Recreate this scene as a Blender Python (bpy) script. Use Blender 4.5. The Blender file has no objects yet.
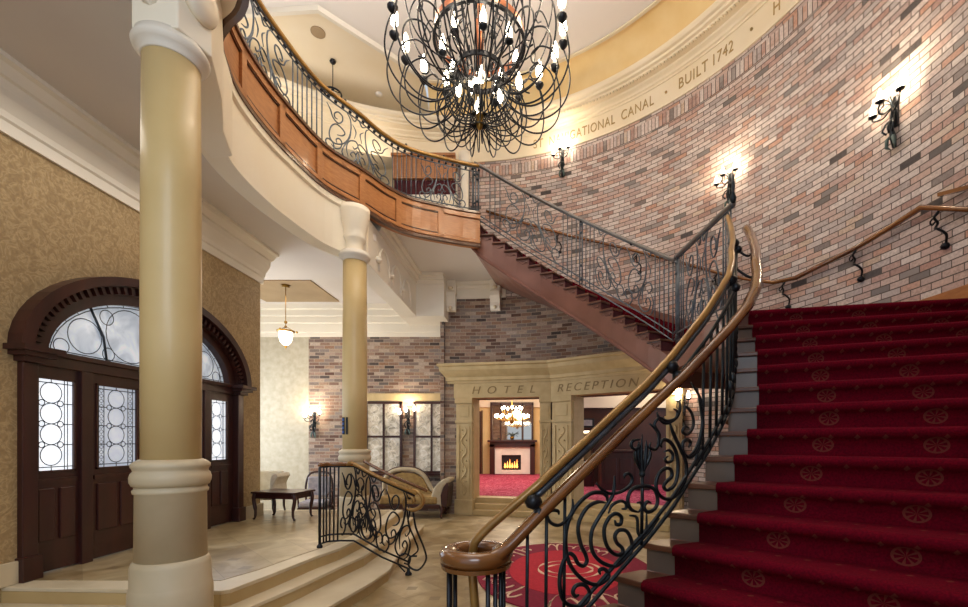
import bpy, bmesh, math, random
from mathutils import Vector, Matrix
PI = math.pi
random.seed(7)
scn = bpy.context.scene
col = scn.collection
F = 450.0          # focal length in pixels of the 968x607 frame
EYE = 1.68
# ---------------- camera ----------------
cd = bpy.data.cameras.new('camera'); cam = bpy.data.objects.new('camera', cd); col.objects.link(cam)
cam.location = (0, 0, EYE); cam.rotation_euler = (PI/2, 0, 0)
cd.sensor_width = 36; cd.lens = F/968*36; cd.shift_x = -45/968; cd.shift_y = 136.5/968
cd.clip_start = .05; cd.clip_end = 200
scn.camera = cam
# ---------------- world, exposure ----------------
w = bpy.data.worlds.new('daylight'); scn.world = w; w.use_nodes = True
bg = w.node_tree.nodes['Background']; bg.inputs[0].default_value = (.80, .88, 1, 1); bg.inputs[1].default_value = .75
scn.view_settings.view_transform = 'Standard'; scn.view_settings.look = 'None'
scn.view_settings.exposure = 0.0; scn.view_settings.gamma = 1
scn.view_settings.use_curve_mapping = False
scn.cycles.max_bounces = 7; scn.cycles.diffuse_bounces = 5; scn.cycles.glossy_bounces = 3
scn.cycles.transmission_bounces = 4; scn.cycles.transparent_max_bounces = 6
scn.cycles.sample_clamp_indirect = 4.0; scn.cycles.use_denoising = True
scn.cycles.caustics_reflective = False; scn.cycles.caustics_refractive = False
def light(name, kind, loc, power, color=(1,.9,.75), size=.3, size_y=None, rot=(0,0,0)):
    l = bpy.data.lights.new(name, kind); l.energy = power; l.color = color
    if kind == 'AREA':
        l.size = size
        if size_y: l.shape = 'RECTANGLE'; l.size_y = size_y
    elif kind == 'POINT': l.shadow_soft_size = size
    o = bpy.data.objects.new(name, l); o.location = loc; o.rotation_euler = rot; col.objects.link(o); return o
WARM = (1, .80, .56); SOFT = (1, .90, .78); DAY = (.78, .88, 1)
# daylight from the tall windows behind the photographer, and inner lights, some added as fill
light('window_daylight', 'AREA', (1.0, -3.2, 5.6), 420, DAY, 5, 4, (PI/2+.25, 0, 0))
q_ = light('window_daylight', 'AREA', (2.6, -3.0, 2.7), 230, DAY, 3, 2.4); q_.rotation_euler = Vector((-6.2, 8.4, 2.2)).to_track_quat('-Z', 'Y').to_euler()  # second one added low, aimed up to brighten the gallery fascia
light('alcove_daylight', 'AREA', (-7.4, 8.9, 2.0), 150, DAY, 2.2, 2.2, (PI/2, 0, -PI/2))
light('door_daylight', 'AREA', (-4.15, 5.55, 1.9), 20, DAY, 2.4, 1.6, (PI/2, 0, -PI/2))
light('hall_fill', 'AREA', (-3.9, 4.2, 4.6), 18, SOFT, .5, 3.5)  # added fill without a fitting, like the next two
light('hall_fill', 'AREA', (-4.4, 9.0, 4.6), 20, SOFT, 1.5, 1.5)
light('hall_fill', 'POINT', (-1.0, 8.6, 3.9), 14, SOFT, .15)
light('upper_hall_light', 'AREA', (-5.6, 8.6, 7.2), 55, SOFT, 2.5, 2.5, (PI, 0, 0))
light('upper_hall_light', 'POINT', (-3.4, 9.8, 8.0), 10, WARM, .3)
light('dome_fill', 'AREA', (-1.2, 4.6, 8.2), 190, (1, .95, .90), 4, 4, (PI, 0, 0))  # added uplight that brightens dome and cove, no fitting there
light('reception_light', 'AREA', (-.6, 14.0, 3.9), 150, SOFT, 3, 4)
light('reception_light', 'AREA', (3.5, 12.5, 3.6), 60, WARM, 2, 2)
# ---------------- geometry of the picture ----------------
def at(px, py, Y): return Vector(((px-529)/F*Y, Y, EYE+(440-py)/F*Y))
CX, CY, R = -1.63, 4.34, 5.95                 # the brick drum
def ray_y(px, r=R):
    k = (px-529)/F
    a = k*k+1; b = -2*k*CX-2*CY; c = CX*CX+CY*CY-r*r
    return (-b+math.sqrt(b*b-4*a*c))/(2*a)
def phi(px, r=R):
    Y = ray_y(px, r); return math.atan2(Y-CY, (px-529)/F*Y-CX)
def drum(a, r=R, z=0): return Vector((CX+r*math.cos(a), CY+r*math.sin(a), z))
def drum_z(px, py, r=R): return EYE+(440-py)/F*ray_y(px, r)
U = 5.69; ZL = 2.958; ZP = .41; CEIL = 4.83; HI = 5.26; ZT = 8.03
# ---------------- materials ----------------
def rgb(h):
    c = [int(h[i:i+2], 16)/255 for i in (0, 2, 4)]
    return tuple((x/12.92 if x <= .04045 else ((x+.055)/1.055)**2.4) for x in c)+(1,)
class NT:
    def __init__(s, name):
        s.m = bpy.data.materials.new(name); s.m.use_nodes = True; s.t = s.m.node_tree; s.b = s.t.nodes['Principled BSDF']
    def n(s, typ, **kw):
        x = s.t.nodes.new(typ)
        for k, v in kw.items(): setattr(x, k, v)
        return x
    def put(s, sock, v):
        if isinstance(v, bpy.types.NodeSocket): s.t.links.new(v, sock)
        else: sock.default_value = v
    def ma(s, op, a, b=None, c=None, clamp=False):
        x = s.n('ShaderNodeMath', operation=op, use_clamp=clamp); s.put(x.inputs[0], a)
        if b is not None: s.put(x.inputs[1], b)
        if c is not None: s.put(x.inputs[2], c)
        return x.outputs[0]
    def mix(s, f, a, b, mode='MIX'):
        x = s.n('ShaderNodeMix', data_type='RGBA', blend_type=mode); s.put(x.inputs[0], f); s.put(x.inputs[6], a); s.put(x.inputs[7], b); return x.outputs[2]
    def uv(s):
        x = s.n('ShaderNodeUVMap'); y = s.n('ShaderNodeSeparateXYZ'); s.t.links.new(x.outputs[0], y.inputs[0]); return x.outputs[0], y.outputs[0], y.outputs[1]
    def obj(s): return s.n('ShaderNodeTexCoord').outputs['Object']
    def noise(s, vec, scale, detail=3, dist=0, rough=.5, col=False):
        x = s.n('ShaderNodeTexNoise'); s.put(x.inputs['Vector'], vec); x.inputs['Scale'].default_value = scale; x.inputs['Detail'].default_value = detail
        x.inputs['Distortion'].default_value = dist; x.inputs['Roughness'].default_value = rough; return x.outputs[1 if col else 0]
    def ramp(s, f, stops, const=False):
        x = s.n('ShaderNodeValToRGB'); s.put(x.inputs[0], f); e = x.color_ramp.elements
        if const: x.color_ramp.interpolation = 'CONSTANT'
        while len(e) < len(stops): e.new(.5)
        for i, (p, c) in enumerate(stops): e[i].position = p; e[i].color = rgb(c) if isinstance(c, str) else c
        return x.outputs[0]
    def white(s, a, b=0.0):
        c = s.n('ShaderNodeCombineXYZ'); s.put(c.inputs[0], a); s.put(c.inputs[1], b)
        x = s.n('ShaderNodeTexWhiteNoise'); s.t.links.new(c.outputs[0], x.inputs[0]); return x.outputs[0]
    def bump(s, h, strength=.3, dist=.01):
        x = s.n('ShaderNodeBump'); s.put(x.inputs['Height'], h); x.inputs['Strength'].default_value = strength; x.inputs['Distance'].default_value = dist
        s.t.links.new(x.outputs[0], s.b.inputs['Normal'])
    def fin(s, c, rough=.5, metal=0, coat=0):
        s.put(s.b.inputs['Base Color'], c); s.put(s.b.inputs['Roughness'], rough); s.b.inputs['Metallic'].default_value = metal
        if coat: s.b.inputs['Coat Weight'].default_value = coat; s.b.inputs['Coat Roughness'].default_value = .12
        return s.m
def plain(name, h1, h2, scale=6, rough=.5, metal=0, bump=0, coat=0, stretch=None):
    k = NT(name); v = k.obj()
    if stretch:
        mp = k.n('ShaderNodeMapping'); k.put(mp.inputs[0], v); mp.inputs['Scale'].default_value = stretch; v = mp.outputs[0]
    f = k.noise(v, scale, 4)
    c = k.ramp(f, [(.3, h1), (.7, h2)])
    if bump: k.bump(k.noise(v, scale*6, 3), bump, .005)
    return k.fin(c, rough, metal, coat)
def glow(name, h, s):
    k = NT(name); k.b.inputs['Emission Color'].default_value = rgb(h); k.b.inputs['Emission Strength'].default_value = s
    return k.fin(rgb(h), .4)
def brick(name, stops, mortar, H=.078, W=.235, band=None, pale=.2):
    k = NT(name); vec, u, v = k.uv()
    row = k.ma('FLOOR', k.ma('DIVIDE', v, H))
    sh = k.ma('ADD', k.ma('MULTIPLY', k.ma('MODULO', row, 2.0), .5), k.ma('MULTIPLY', k.white(row, 5.0), .12))
    uu = k.ma('ADD', k.ma('DIVIDE', u, W), sh)
    fu = k.ma('FRACT', uu); fv = k.ma('FRACT', k.ma('DIVIDE', v, H)); c1 = k.ma('FLOOR', uu)
    mw, mh = .011/W, .013/H
    e1 = k.ma('MAXIMUM', k.ma('LESS_THAN', fu, mw), k.ma('LESS_THAN', fv, mh))
    rnd = k.white(c1, row); rnd2 = k.white(k.ma('ADD', c1, 91.3), row)
    if band:
        z0, z1 = band; WS = .075
        inb = k.ma('MULTIPLY', k.ma('GREATER_THAN', v, z0), k.ma('LESS_THAN', v, z1))
        us = k.ma('DIVIDE', u, WS); e2 = k.ma('MAXIMUM', k.ma('LESS_THAN', k.ma('FRACT', us), .17), k.ma('LESS_THAN', k.ma('SUBTRACT', v, z0), .013))
        e = k.ma('ADD', k.ma('MULTIPLY', inb, e2), k.ma('MULTIPLY', k.ma('SUBTRACT', 1.0, inb), e1))
        r2 = k.white(k.ma('FLOOR', us), 400.0)
        rnd = k.ma('ADD', k.ma('MULTIPLY', inb, r2), k.ma('MULTIPLY', k.ma('SUBTRACT', 1.0, inb), rnd))
    else: e = e1
    c = k.ramp(rnd, stops, True)
    nz = k.noise(vec, 30, 4, .4); c = k.mix(.55, c, k.ramp(nz, [(.25, '6a5a54'), (.75, 'ffffff')]), 'MULTIPLY')
    c = k.mix(k.ma('MULTIPLY', rnd2, pale), c, rgb('d2c9c4'))
    c = k.mix(e, c, rgb(mortar))
    k.bump(k.ma('SUBTRACT', k.ma('MULTIPLY', nz, .3), e), .7, .012)
    return k.fin(c, .85)
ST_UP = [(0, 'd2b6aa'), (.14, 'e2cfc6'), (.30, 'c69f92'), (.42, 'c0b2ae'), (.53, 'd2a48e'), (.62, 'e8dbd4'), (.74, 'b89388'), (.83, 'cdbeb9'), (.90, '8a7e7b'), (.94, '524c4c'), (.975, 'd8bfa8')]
ST_SHADE = [(0, '92705c'), (.16, 'a98c76'), (.30, '7e5c4a'), (.44, '7a6a62'), (.56, '9a745a'), (.66, 'b8a28e'), (.76, '66483c'), (.86, '8c7a70'), (.92, '4c403c'), (.97, 'a68a70')]
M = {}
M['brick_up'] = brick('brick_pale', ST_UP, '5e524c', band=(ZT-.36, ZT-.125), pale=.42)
M['brick_shaded'] = brick('shaded_brick', ST_SHADE, 'a39484')  # same brick as the pale one, with dim light put into its colour
# damask wallpaper
k = NT('damask_wallpaper'); v = k.obj(); n1 = k.noise(v, 7.5, 2, 2.6); n2 = k.noise(v, 40, 3)
c = k.ramp(n1, [(.40, '9c8560'), (.50, 'a8916b'), (.56, 'b9a37c'), (.63, 'a28b65')])
c = k.mix(.25, c, k.ramp(n2, [(.3, '7e6a4c'), (.7, 'd8c8a4')]), 'OVERLAY'); M['wallpaper'] = k.fin(c, .7)
M['cream'] = plain('cream_paint', 'ded0b2', 'e6dabf', 1.5, .55)
M['ivory'] = plain('ivory_plaster', 'e4dccb', 'ebe4d6', 1.2, .6)
M['white'] = plain('white_ceiling', 'd2cbc6', 'dad4ce', .8, .7)
M['domewhite'] = plain('dome_white', 'ebe5e0', 'f0ebe6', .8, .7)
M['covecream'] = plain('light_cove_cream', 'f2e6cc', 'f6eedb', 1.0, .6)
M['ochre'] = plain('ochre_paint', 'e2c284', 'ead09a', 2, .6)
M['palecream'] = plain('pale_cream_plaster', 'e8d8b8', 'efe3cb', 1.0, .6)
M['tan'] = plain('tan_panel', '9c8462', 'aa9270', 2, .6)
M['column'] = plain('column_buff_paint', 'cdb27a', 'd6bd88', 2, .45, coat=.12)
M['colbase'] = plain('column_base_stone', 'c3b291', 'cfc0a2', 3, .5)
M['stone'] = plain('carved_limestone', 'b29c70', 'c2ad82', 5, .65, bump=.15)
M['stonelet'] = plain('letter_stone', '7c6840', '8a744a', 5, .65)
M['gold'] = plain('gold_leaf', 'a88c58', 'bc9e66', 5, .5, .1)
M['oak'] = plain('honey_oak', '9c6235', 'b27a48', 3, .4, coat=.2, stretch=(3, 3, 14))
M['oakdark'] = plain('dark_oak_moulding', '4a2c1a', '5c3822', 3, .35, coat=.3)
M['rail'] = plain('polished_handrail', '5e3418', '8a5a2c', 2, .22, coat=.7)
M['railgold'] = plain('worn_brass_rail', '8a6430', 'ac8646', 4, .32, .35, coat=.3)
M['mahog'] = plain('dark_mahogany', '2c110e', '401c16', 3, .36, coat=.2, stretch=(2, 2, .4))
M['stairwood'] = plain('stair_wood', '6a4236', '80564a', 2, .36, coat=.3)
M['mattewood'] = plain('matte_stair_wood', '6a4236', '80564a', 2, .75)
M['railgrey'] = plain('grey_brown_handrail', '4a4644', '66605c', 3, .3, coat=.5)
M['treadwood'] = plain('tread_edge_wood', '4a2a1c', '6a3f28', 4, .35, coat=.3)
M['riserpaint'] = plain('brown_grey_riser', '5c4c42', '6c5c50', 3, .3, coat=.4)
M['iron'] = plain('wrought_iron', '1d2226', '343c42', 12, .38, .7)
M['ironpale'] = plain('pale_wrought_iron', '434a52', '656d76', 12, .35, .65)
M['ironblack'] = plain('black_iron', '15171b', '2c2e34', 10, .35, .6)
M['copper'] = plain('copper_band', 'a55f40', 'c88866', 6, .3, .8)
M['brass'] = plain('aged_brass', '8c6a30', 'b08a44', 6, .3, .9)
M['candle'] = plain('ivory_candle', 'efe6d2', 'f6f0e2', 4, .4)
M['bulb'] = glow('lit_bulb', 'fff2d8', 14)
M['bulbsoft'] = glow('lit_frosted_globe', 'fff0d4', 4)
M['black'] = plain('black_plastic', '15161a', '20222a', 4, .4)
M['grey'] = plain('grey_grille', '8c8680', '9a948c', 20, .6)
M['offwhite'] = plain('offwhite_plastic', 'e8e4dc', 'f0ece6', 4, .5)
M['lead'] = plain('lead_came', '26303a', '3a444e', 8, .5, .3)
M['blueled'] = glow('blue_display', '2a4a80', .5)
# stone tile floor
k = NT('stone_tiles'); v = k.obj(); s = k.n('ShaderNodeSeparateXYZ'); k.put(s.inputs[0], v)
T = .46
a = k.ma('DIVIDE', k.ma('ADD', s.outputs[0], s.outputs[1]), T*1.414); b_ = k.ma('DIVIDE', k.ma('SUBTRACT', s.outputs[0], s.outputs[1]), T*1.414)
fa, fb = k.ma('FRACT', a), k.ma('FRACT', b_)
g = k.ma('MAXIMUM', k.ma('LESS_THAN', fa, .012), k.ma('LESS_THAN', fb, .012))
r_ = k.white(k.ma('FLOOR', a), k.ma('FLOOR', b_))
c = k.ramp(r_, [(0, '8f7a58'), (.2, 'a8946f'), (.4, '86704c'), (.55, 'b3a17e'), (.72, '7c6542'), (.86, '9c8660')], True)
c = k.mix(.6, c, k.ramp(k.noise(v, 2.2, 6, 1.2), [(.3, '75603e'), (.5, 'a28d66'), (.7, 'cbbd9e')]))
da = k.ma('ABSOLUTE', k.ma('SUBTRACT', fa, .5)); db = k.ma('ABSOLUTE', k.ma('SUBTRACT', fb, .5))
sel = k.ma('GREATER_THAN', k.white(k.ma('FLOOR', a), k.ma('ADD', k.ma('FLOOR', b_), 33.0)), .72)
ins = k.ma('MULTIPLY', sel, k.ma('LESS_THAN', k.ma('ADD', da, db), .17))
c = k.mix(k.ma('MULTIPLY', ins, .6), c, rgb('6e5c44')); c = k.mix(k.ma('MULTIPLY', g, .6), c, rgb('6c5c44')); M['tiles'] = k.fin(c, .32)
M['stepstone'] = plain('pale_step_stone', 'cabb9c', 'd8cbb0', 3, .4)
M['stepriser'] = plain('step_riser_stone', 'b49a6a', 'c0a878', 3, .4)
# stair carpet: medallions and dots on deep red
def carpet(name, h1, h2, pu, pv, rad, gold='8a5a44'):
    k = NT(name); vec, u, v = k.uv()
    row = k.ma('FLOOR', k.ma('DIVIDE', v, pv)); uo = k.ma('ADD', k.ma('DIVIDE', u, pu), -.30)
    du = k.ma('MULTIPLY', k.ma('SUBTRACT', k.ma('FRACT', uo), .5), pu); dv = k.ma('MULTIPLY', k.ma('SUBTRACT', k.ma('FRACT', k.ma('DIVIDE', v, pv)), .5), pv)
    d = k.ma('SQRT', k.ma('ADD', k.ma('MULTIPLY', du, du), k.ma('MULTIPLY', dv, dv)))
    ring = k.ma('LESS_THAN', k.ma('ABSOLUTE', k.ma('SUBTRACT', d, rad)), .006); core = k.ma('LESS_THAN', d, rad*.93)
    pet = k.ma('GREATER_THAN', k.ma('SINE', k.ma('ADD', k.ma('MULTIPLY', k.ma('ARCTAN2', du, dv), 8.0), k.ma('MULTIPLY', d, 0.0))), .35)
    med = k.ma('MAXIMUM', ring, k.ma('MULTIPLY', core, pet))
    P = pu/4.0; Q = pv/2.0
    ud = k.ma('MULTIPLY', k.ma('SUBTRACT', k.ma('FRACT', k.ma('DIVIDE', u, P)), .5), P); vd = k.ma('MULTIPLY', k.ma('SUBTRACT', k.ma('FRACT', k.ma('ADD', k.ma('DIVIDE', v, Q), .25)), .5), Q)
    dots = k.ma('LESS_THAN', k.ma('ADD', k.ma('ABSOLUTE', ud), k.ma('ABSOLUTE', vd)), .017)
    dots = k.ma('MULTIPLY', dots, k.ma('GREATER_THAN', d, rad*1.2))
    nz = k.noise(k.obj(), 90, 2); c = k.ramp(nz, [(.3, h1), (.7, h2)])
    c = k.mix(k.ma('MULTIPLY', k.ma('MAXIMUM', med, dots), .36), c, rgb(gold))
    k.bump(k.noise(k.obj(), 260, 2), .5, .006)
    k.b.inputs['Specular IOR Level'].default_value = .08
    return k.fin(c, .95)
M['carpet'] = carpet('red_medallion_carpet', '520416', '70061e', .54, .444, .052)
k = NT('magenta_carpet'); v = k.obj(); c = k.ramp(k.noise(v, 5, 3, 2), [(.42, '8e1440'), (.5, 'a82450'), (.56, 'd07890'), (.6, '9a1a46')]); M['magenta'] = k.fin(c, .95)
M['rugdark'] = plain('rug_maroon_pile', '78102e', '8a1638', 30, .95)
M['rugred'] = plain('rug_red_pile', 'b01a30', 'c22438', 30, .95)
M['rugcream'] = plain('rug_cream_pile', 'e0bfa0', 'ecd0b4', 30, .95)
# window glass lit by daylight
def litglass(name, stops, s, scale=3):
    k = NT(name); v = k.obj(); c = k.ramp(k.noise(v, scale, 3, 1), stops); k.put(k.b.inputs['Emission Color'], c); k.b.inputs['Emission Strength'].default_value = s
    return k.fin(c, .15)
M['dayglass'] = litglass('daylit_glass', [(.3, 'dfe8f4'), (.7, 'f6faff')], 1.0)
M['fanglass'] = litglass('daylit_fanlight_glass', [(.3, '9aa6b4'), (.7, 'dfe6ee')], .55)
M['bevel'] = litglass('bevelled_glass', [(.3, 'b4bccb'), (.7, 'd2d9e4')], .6)
M['frost'] = litglass('etched_frosted_glass', [(.3, '8a8478'), (.5, 'c8bfae'), (.7, 'e4e0d8')], .14, 7)
M['mirror'] = NT('mirror_glass').fin(rgb('d8d4cc'), .05, 1.0)
M['fire'] = glow('fire_glow', 'ff9a48', 5)
M['marble'] = plain('white_marble', 'e4e2de', 'f2f0ec', 3, .3)
M['fabric'] = plain('cream_brocade', 'd0c8b4', 'e2dccc', 12, .9)
M['fabgrey'] = plain('grey_brocade', '8e8a94', 'aaa6ae', 14, .9)
M['fabgold'] = plain('gold_brocade', '84683e', 'a08450', 14, .85)
M['fabpale'] = plain('pale_upholstery', 'a89a80', 'bcae94', 10, .85)
M['maroon'] = plain('maroon_velvet', '3c1218', '521a22', 10, .9)
M['palepaper'] = plain('pale_damask', 'aea48e', 'beb6a2', 9, .7)
M['yellowwall'] = plain('yellow_wall_paint', 'd8bc84', 'e2ca98', 2, .7)
M['darkpanel'] = plain('dark_wall_panelling', '3a2018', '4c2c20', 3, .35)
M['leaf'] = plain('verdigris_leaf', '4e605c', '6c7c78', 9, .5, .4)
# ---------------- mesh builder ----------------
TOP = {}
class MB:
    def __init__(s): s.v = []; s.f = []; s.uv = []; s.sm = []
    def add(s, vs, fs, sm=False, uvs=None):
        o = len(s.v); s.v += [Vector(p) for p in vs]
        for i, f in enumerate(fs): s.f.append([o+j for j in f]); s.sm.append(sm); s.uv.append(uvs[i] if uvs else None)
        return s
    def box(s, x0, x1, y0, y1, z0, z1):
        return s.add([(x, y, z) for z in (z0, z1) for y in (y0, y1) for x in (x0, x1)], [(0,2,3,1), (4,5,7,6), (0,1,5,4), (2,6,7,3), (0,4,6,2), (1,3,7,5)])
    def bar(s, a, b, wd, h, up=(0,0,1)):
        a, b = Vector(a), Vector(b); d = (b-a).normalized(); n = d.cross(Vector(up)).normalized(); q = n.cross(d)
        vs = [p+n*i*wd/2+q*j*h/2 for p in (a, b) for j in (-1, 1) for i in (-1, 1)]
        return s.add(vs, [(0,2,3,1), (4,5,7,6), (0,1,5,4), (2,6,7,3), (0,4,6,2), (1,3,7,5)])
    def prism(s, poly, z0, z1, bottom=True):
        n = len(poly); zt = z1 if callable(z1) else (lambda p: z1); zb = z0 if callable(z0) else (lambda p: z0)
        s.add([(p[0], p[1], zb(p)) for p in poly]+[(p[0], p[1], zt(p)) for p in poly],
              ([tuple(range(n))[::-1]] if bottom else [])+[tuple(range(n, 2*n))]+[(i, (i+1) % n, n+(i+1) % n, n+i) for i in range(n)]); return s
    def tube(s, pts, r, n=6, closed=False, taper=False):
        pts = [Vector(p) for p in pts]; m = len(pts)
        if m < 2: return s
        T = []
        for i in range(m):
            a = pts[(i-1) % m] if (closed or i) else pts[0]; b = pts[(i+1) % m] if (closed or i < m-1) else pts[-1]
            d = b-a; T.append(d.normalized() if d.length > 1e-9 else Vector((0,0,1)))
        u = T[0].cross(Vector((0,0,1)));  u = u.normalized() if u.length > .1 else T[0].cross(Vector((1,0,0))).normalized()
        vs = []
        for i in range(m):
            u = (u-T[i]*u.dot(T[i])); u = u.normalized() if u.length > 1e-6 else T[i].orthogonal().normalized(); q = T[i].cross(u)
            rr = r[i] if isinstance(r, (list, tuple)) else r
            if taper: rr *= min(1, .45+.55*min(i, m-1-i)/4)
            vs += [pts[i]+(u*math.cos(2*PI*j/n)+q*math.sin(2*PI*j/n))*rr for j in range(n)]
        fs = [(i*n+j, i*n+(j+1) % n, ((i+1) % m)*n+(j+1) % n, ((i+1) % m)*n+j) for i in range(m if closed else m-1) for j in range(n)]
        if not closed: fs += [tuple(range(n))[::-1], tuple(range((m-1)*n, m*n))]
        return s.add(vs, fs, True)
    def lathe(s, prof, c=(0,0,0), n=24, a0=0, a1=2*PI, flut=0):
        full = abs(a1-a0-2*PI) < 1e-6; m = n if full else n+1; vs = []
        for r, z in prof:
            for j in range(m):
                a = a0+(a1-a0)*j/n; rr = r*(1+flut*(math.cos(a*10))); vs.append((c[0]+rr*math.cos(a), c[1]+rr*math.sin(a), c[2]+z))
        fs = [(i*m+j, i*m+(j+1) % m, (i+1)*m+(j+1) % m, (i+1)*m+j) for i in range(len(prof)-1) for j in range(m if full else n)]
        if full:
            if prof[0][0] > 1e-4: fs.append(tuple(range(m))[::-1])
            if prof[-1][0] > 1e-4: fs.append(tuple(range((len(prof)-1)*m, len(prof)*m)))
        return s.add(vs, fs, True)
    def ball(s, c, r, n=8, sz=1.0):
        k = max(4, n//2); return s.lathe([(max(1e-5, r*math.sin(PI*i/k)), -r*sz*math.cos(PI*i/k)) for i in range(k+1)], c, n)
    def sweep(s, path, prof, closed=True, caps=True, sm=False, loop=False, u0=0, vz=False):
        """prof = [(a, b)]: a to the left of the path's direction, b upward"""
        path = [Vector(p) for p in path]; m = len(path); k = len(prof); L = [u0]
        for i in range(1, m): L.append(L[-1]+(path[i]-path[i-1]).length)
        V = [0]
        for i in range(1, k+1): V.append(V[-1]+math.dist(prof[i-1], prof[i % k]))
        vs = []
        for i in range(m):
            a = path[i]-path[i-1] if (i or loop) else path[1]-path[0]; b = path[(i+1) % m]-path[i] if (i < m-1 or loop) else path[-1]-path[-2]
            a = Vector((a.x, a.y, 0)).normalized(); b = Vector((b.x, b.y, 0)).normalized(); t = (a+b)
            t = t.normalized() if t.length > .05 else b; n = Vector((-t.y, t.x, 0)); q = n/max(.5, n.dot(Vector((-b.y, b.x, 0))))
            vs += [path[i]+q*p[0]+Vector((0, 0, p[1])) for p in prof]
        fs = []; uvs = []
        for i in range(m if loop else m-1):
            for j in range(k if closed else k-1):
                i2 = (i+1) % m; fs.append((i*k+j, i2*k+j, i2*k+(j+1) % k, i*k+(j+1) % k))
                if vz: uvs.append([(L[i], vs[i*k+j].z), (L[min(i+1, m-1)], vs[i2*k+j].z), (L[min(i+1, m-1)], vs[i2*k+(j+1) % k].z), (L[i], vs[i*k+(j+1) % k].z)])
                else: uvs.append([(L[i], V[j]), (L[min(i+1, m-1)], V[j]), (L[min(i+1, m-1)], V[j+1]), (L[i], V[j+1])])
        if caps and closed and not loop:
            fs += [tuple(range(k)), tuple(range((m-1)*k, m*k))[::-1]]; uvs += [[(p[0], p[1]) for p in prof], [(p[0], p[1]) for p in prof][::-1]]
        return s.add(vs, fs, sm, uvs)
    def xf(s, m, start=0):
        for i in range(start, len(s.v)): s.v[i] = m @ s.v[i]
        return s
    def build(s, name, mat, parent=None, local=False, bevel=0, recalc=True):
        me = bpy.data.meshes.new(name); vs = s.v
        o = bpy.data.objects.new(name, me); col.objects.link(o)
        if parent is not None:
            o.parent = parent; t = parent
            while t.parent: t = t.parent
            if not local:
                im = TOP.get(t.name, Matrix()).inverted(); vs = [im @ p for p in vs]
            me.from_pydata([tuple(p) for p in vs], [], s.f)
        else:
            c = Vector((sum(p.x for p in vs)/len(vs), sum(p.y for p in vs)/len(vs), min(p.z for p in vs)))
            o.location = c; me.from_pydata([tuple(p-c) for p in vs], [], s.f); TOP[o.name] = Matrix.Translation(c)
        me.polygons.foreach_set('use_smooth', s.sm)
        ul = me.uv_layers.new(name='UVMap'); li = 0; data = []
        for f, uv in zip(s.f, s.uv):
            if uv: data += [x for p in uv for x in p]; continue
            a, b, c2 = s.v[f[0]], s.v[f[1]], s.v[f[2]]; n = (b-a).cross(c2-b)
            if n.length > 1e-12: n.normalize()
            if abs(n.z) > .7: data += [x for i in f for x in (s.v[i].x, s.v[i].y)]
            else:
                t = Vector((-n.y, n.x, 0)); t = t.normalized() if t.length > 1e-6 else Vector((1,0,0))
                data += [x for i in f for x in (s.v[i].dot(t), s.v[i].z)]
        ul.data.foreach_set('uv', data)
        if recalc:
            bm = bmesh.new(); bm.from_mesh(me); bmesh.ops.recalc_face_normals(bm, faces=bm.faces); bm.to_mesh(me); bm.free()
        me.materials.append(M[mat] if isinstance(mat, str) else mat)
        if bevel:
            b = o.modifiers.new('bevel', 'BEVEL'); b.width = bevel; b.segments = 2; b.limit_method = 'ANGLE'
        return o
def tag(o, label=None, cat=None, group=None, kind=None):
    if label: o['label'] = label
    if cat: o['category'] = cat
    if group: o['group'] = group
    if kind: o['kind'] = kind
    return o
def st(o, label=None): return tag(o, label, None, None, 'structure')
def thing(name, label, cat, loc=(0,0,0), rz=0, group=None, kind=None):
    o = bpy.data.objects.new(name, None); col.objects.link(o); o.location = loc; o.rotation_euler = (0, 0, rz); o.empty_display_size = .1
    TOP[o.name] = Matrix.Translation(Vector(loc)) @ Matrix.Rotation(rz, 4, 'Z'); return tag(o, label, cat, group, kind)
def dup(o, parent=None):
    c = o.copy(); col.objects.link(c)
    if parent is not None: c.parent = parent
    for ch in list(o.children): dup(ch, c)
    return c
def box(*a): return MB().box(*a)
def resample(pts, n):
    pts = [Vector(p) for p in pts]; L = [0]
    for i in range(1, len(pts)): L.append(L[-1]+(pts[i]-pts[i-1]).length)
    out = []; j = 0
    for i in range(n):
        t = L[-1]*i/(n-1)
        while j < len(L)-2 and L[j+1] < t: j += 1
        f = (t-L[j])/max(1e-9, L[j+1]-L[j]); out.append(pts[j].lerp(pts[j+1], f))
    return out
def smooth(pts, n=6):
    """Catmull-Rom through the points"""
    P = [Vector(p) for p in pts]; P = [P[0]*2-P[1]]+P+[P[-1]*2-P[-2]]; out = []
    for i in range(1, len(P)-2):
        for k in range(n):
            t = k/n; a, b, c, d = P[i-1], P[i], P[i+1], P[i+2]
            out.append(.5*((2*b)+(c-a)*t+(2*a-5*b+4*c-d)*t*t+(3*b-a-3*c+d)*t**3))
    return out+[P[-2]]
def arc(a0, a1, n, r=R, z=0): return [drum(a0+(a1-a0)*i/n, r, z) for i in range(n+1)]
def text_mb(body, width, height, depth=.015, shear=0, gap=1.12):
    cu = bpy.data.curves.new('t', 'FONT'); cu.body = body; cu.size = 1; cu.extrude = .5; cu.shear = shear; cu.offset = -.004; cu.space_character = gap
    o = bpy.data.objects.new('t', cu); col.objects.link(o); bpy.context.view_layer.update()
    me = bpy.data.meshes.new_from_object(o.evaluated_get(bpy.context.evaluated_depsgraph_get()))
    xs = [v.co.x for v in me.vertices]; ys = [v.co.y for v in me.vertices]; x0, x1, y0, y1 = min(xs), max(xs), min(ys), max(ys)
    mb = MB(); mb.add([((v.co.x-x0)/(x1-x0)*width, v.co.z*depth, (v.co.y-y0)/(y1-y0)*height) for v in me.vertices], [tuple(p.vertices) for p in me.polygons])
    bpy.data.objects.remove(o); bpy.data.meshes.remove(me); bpy.data.curves.remove(cu); return mb
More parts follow.
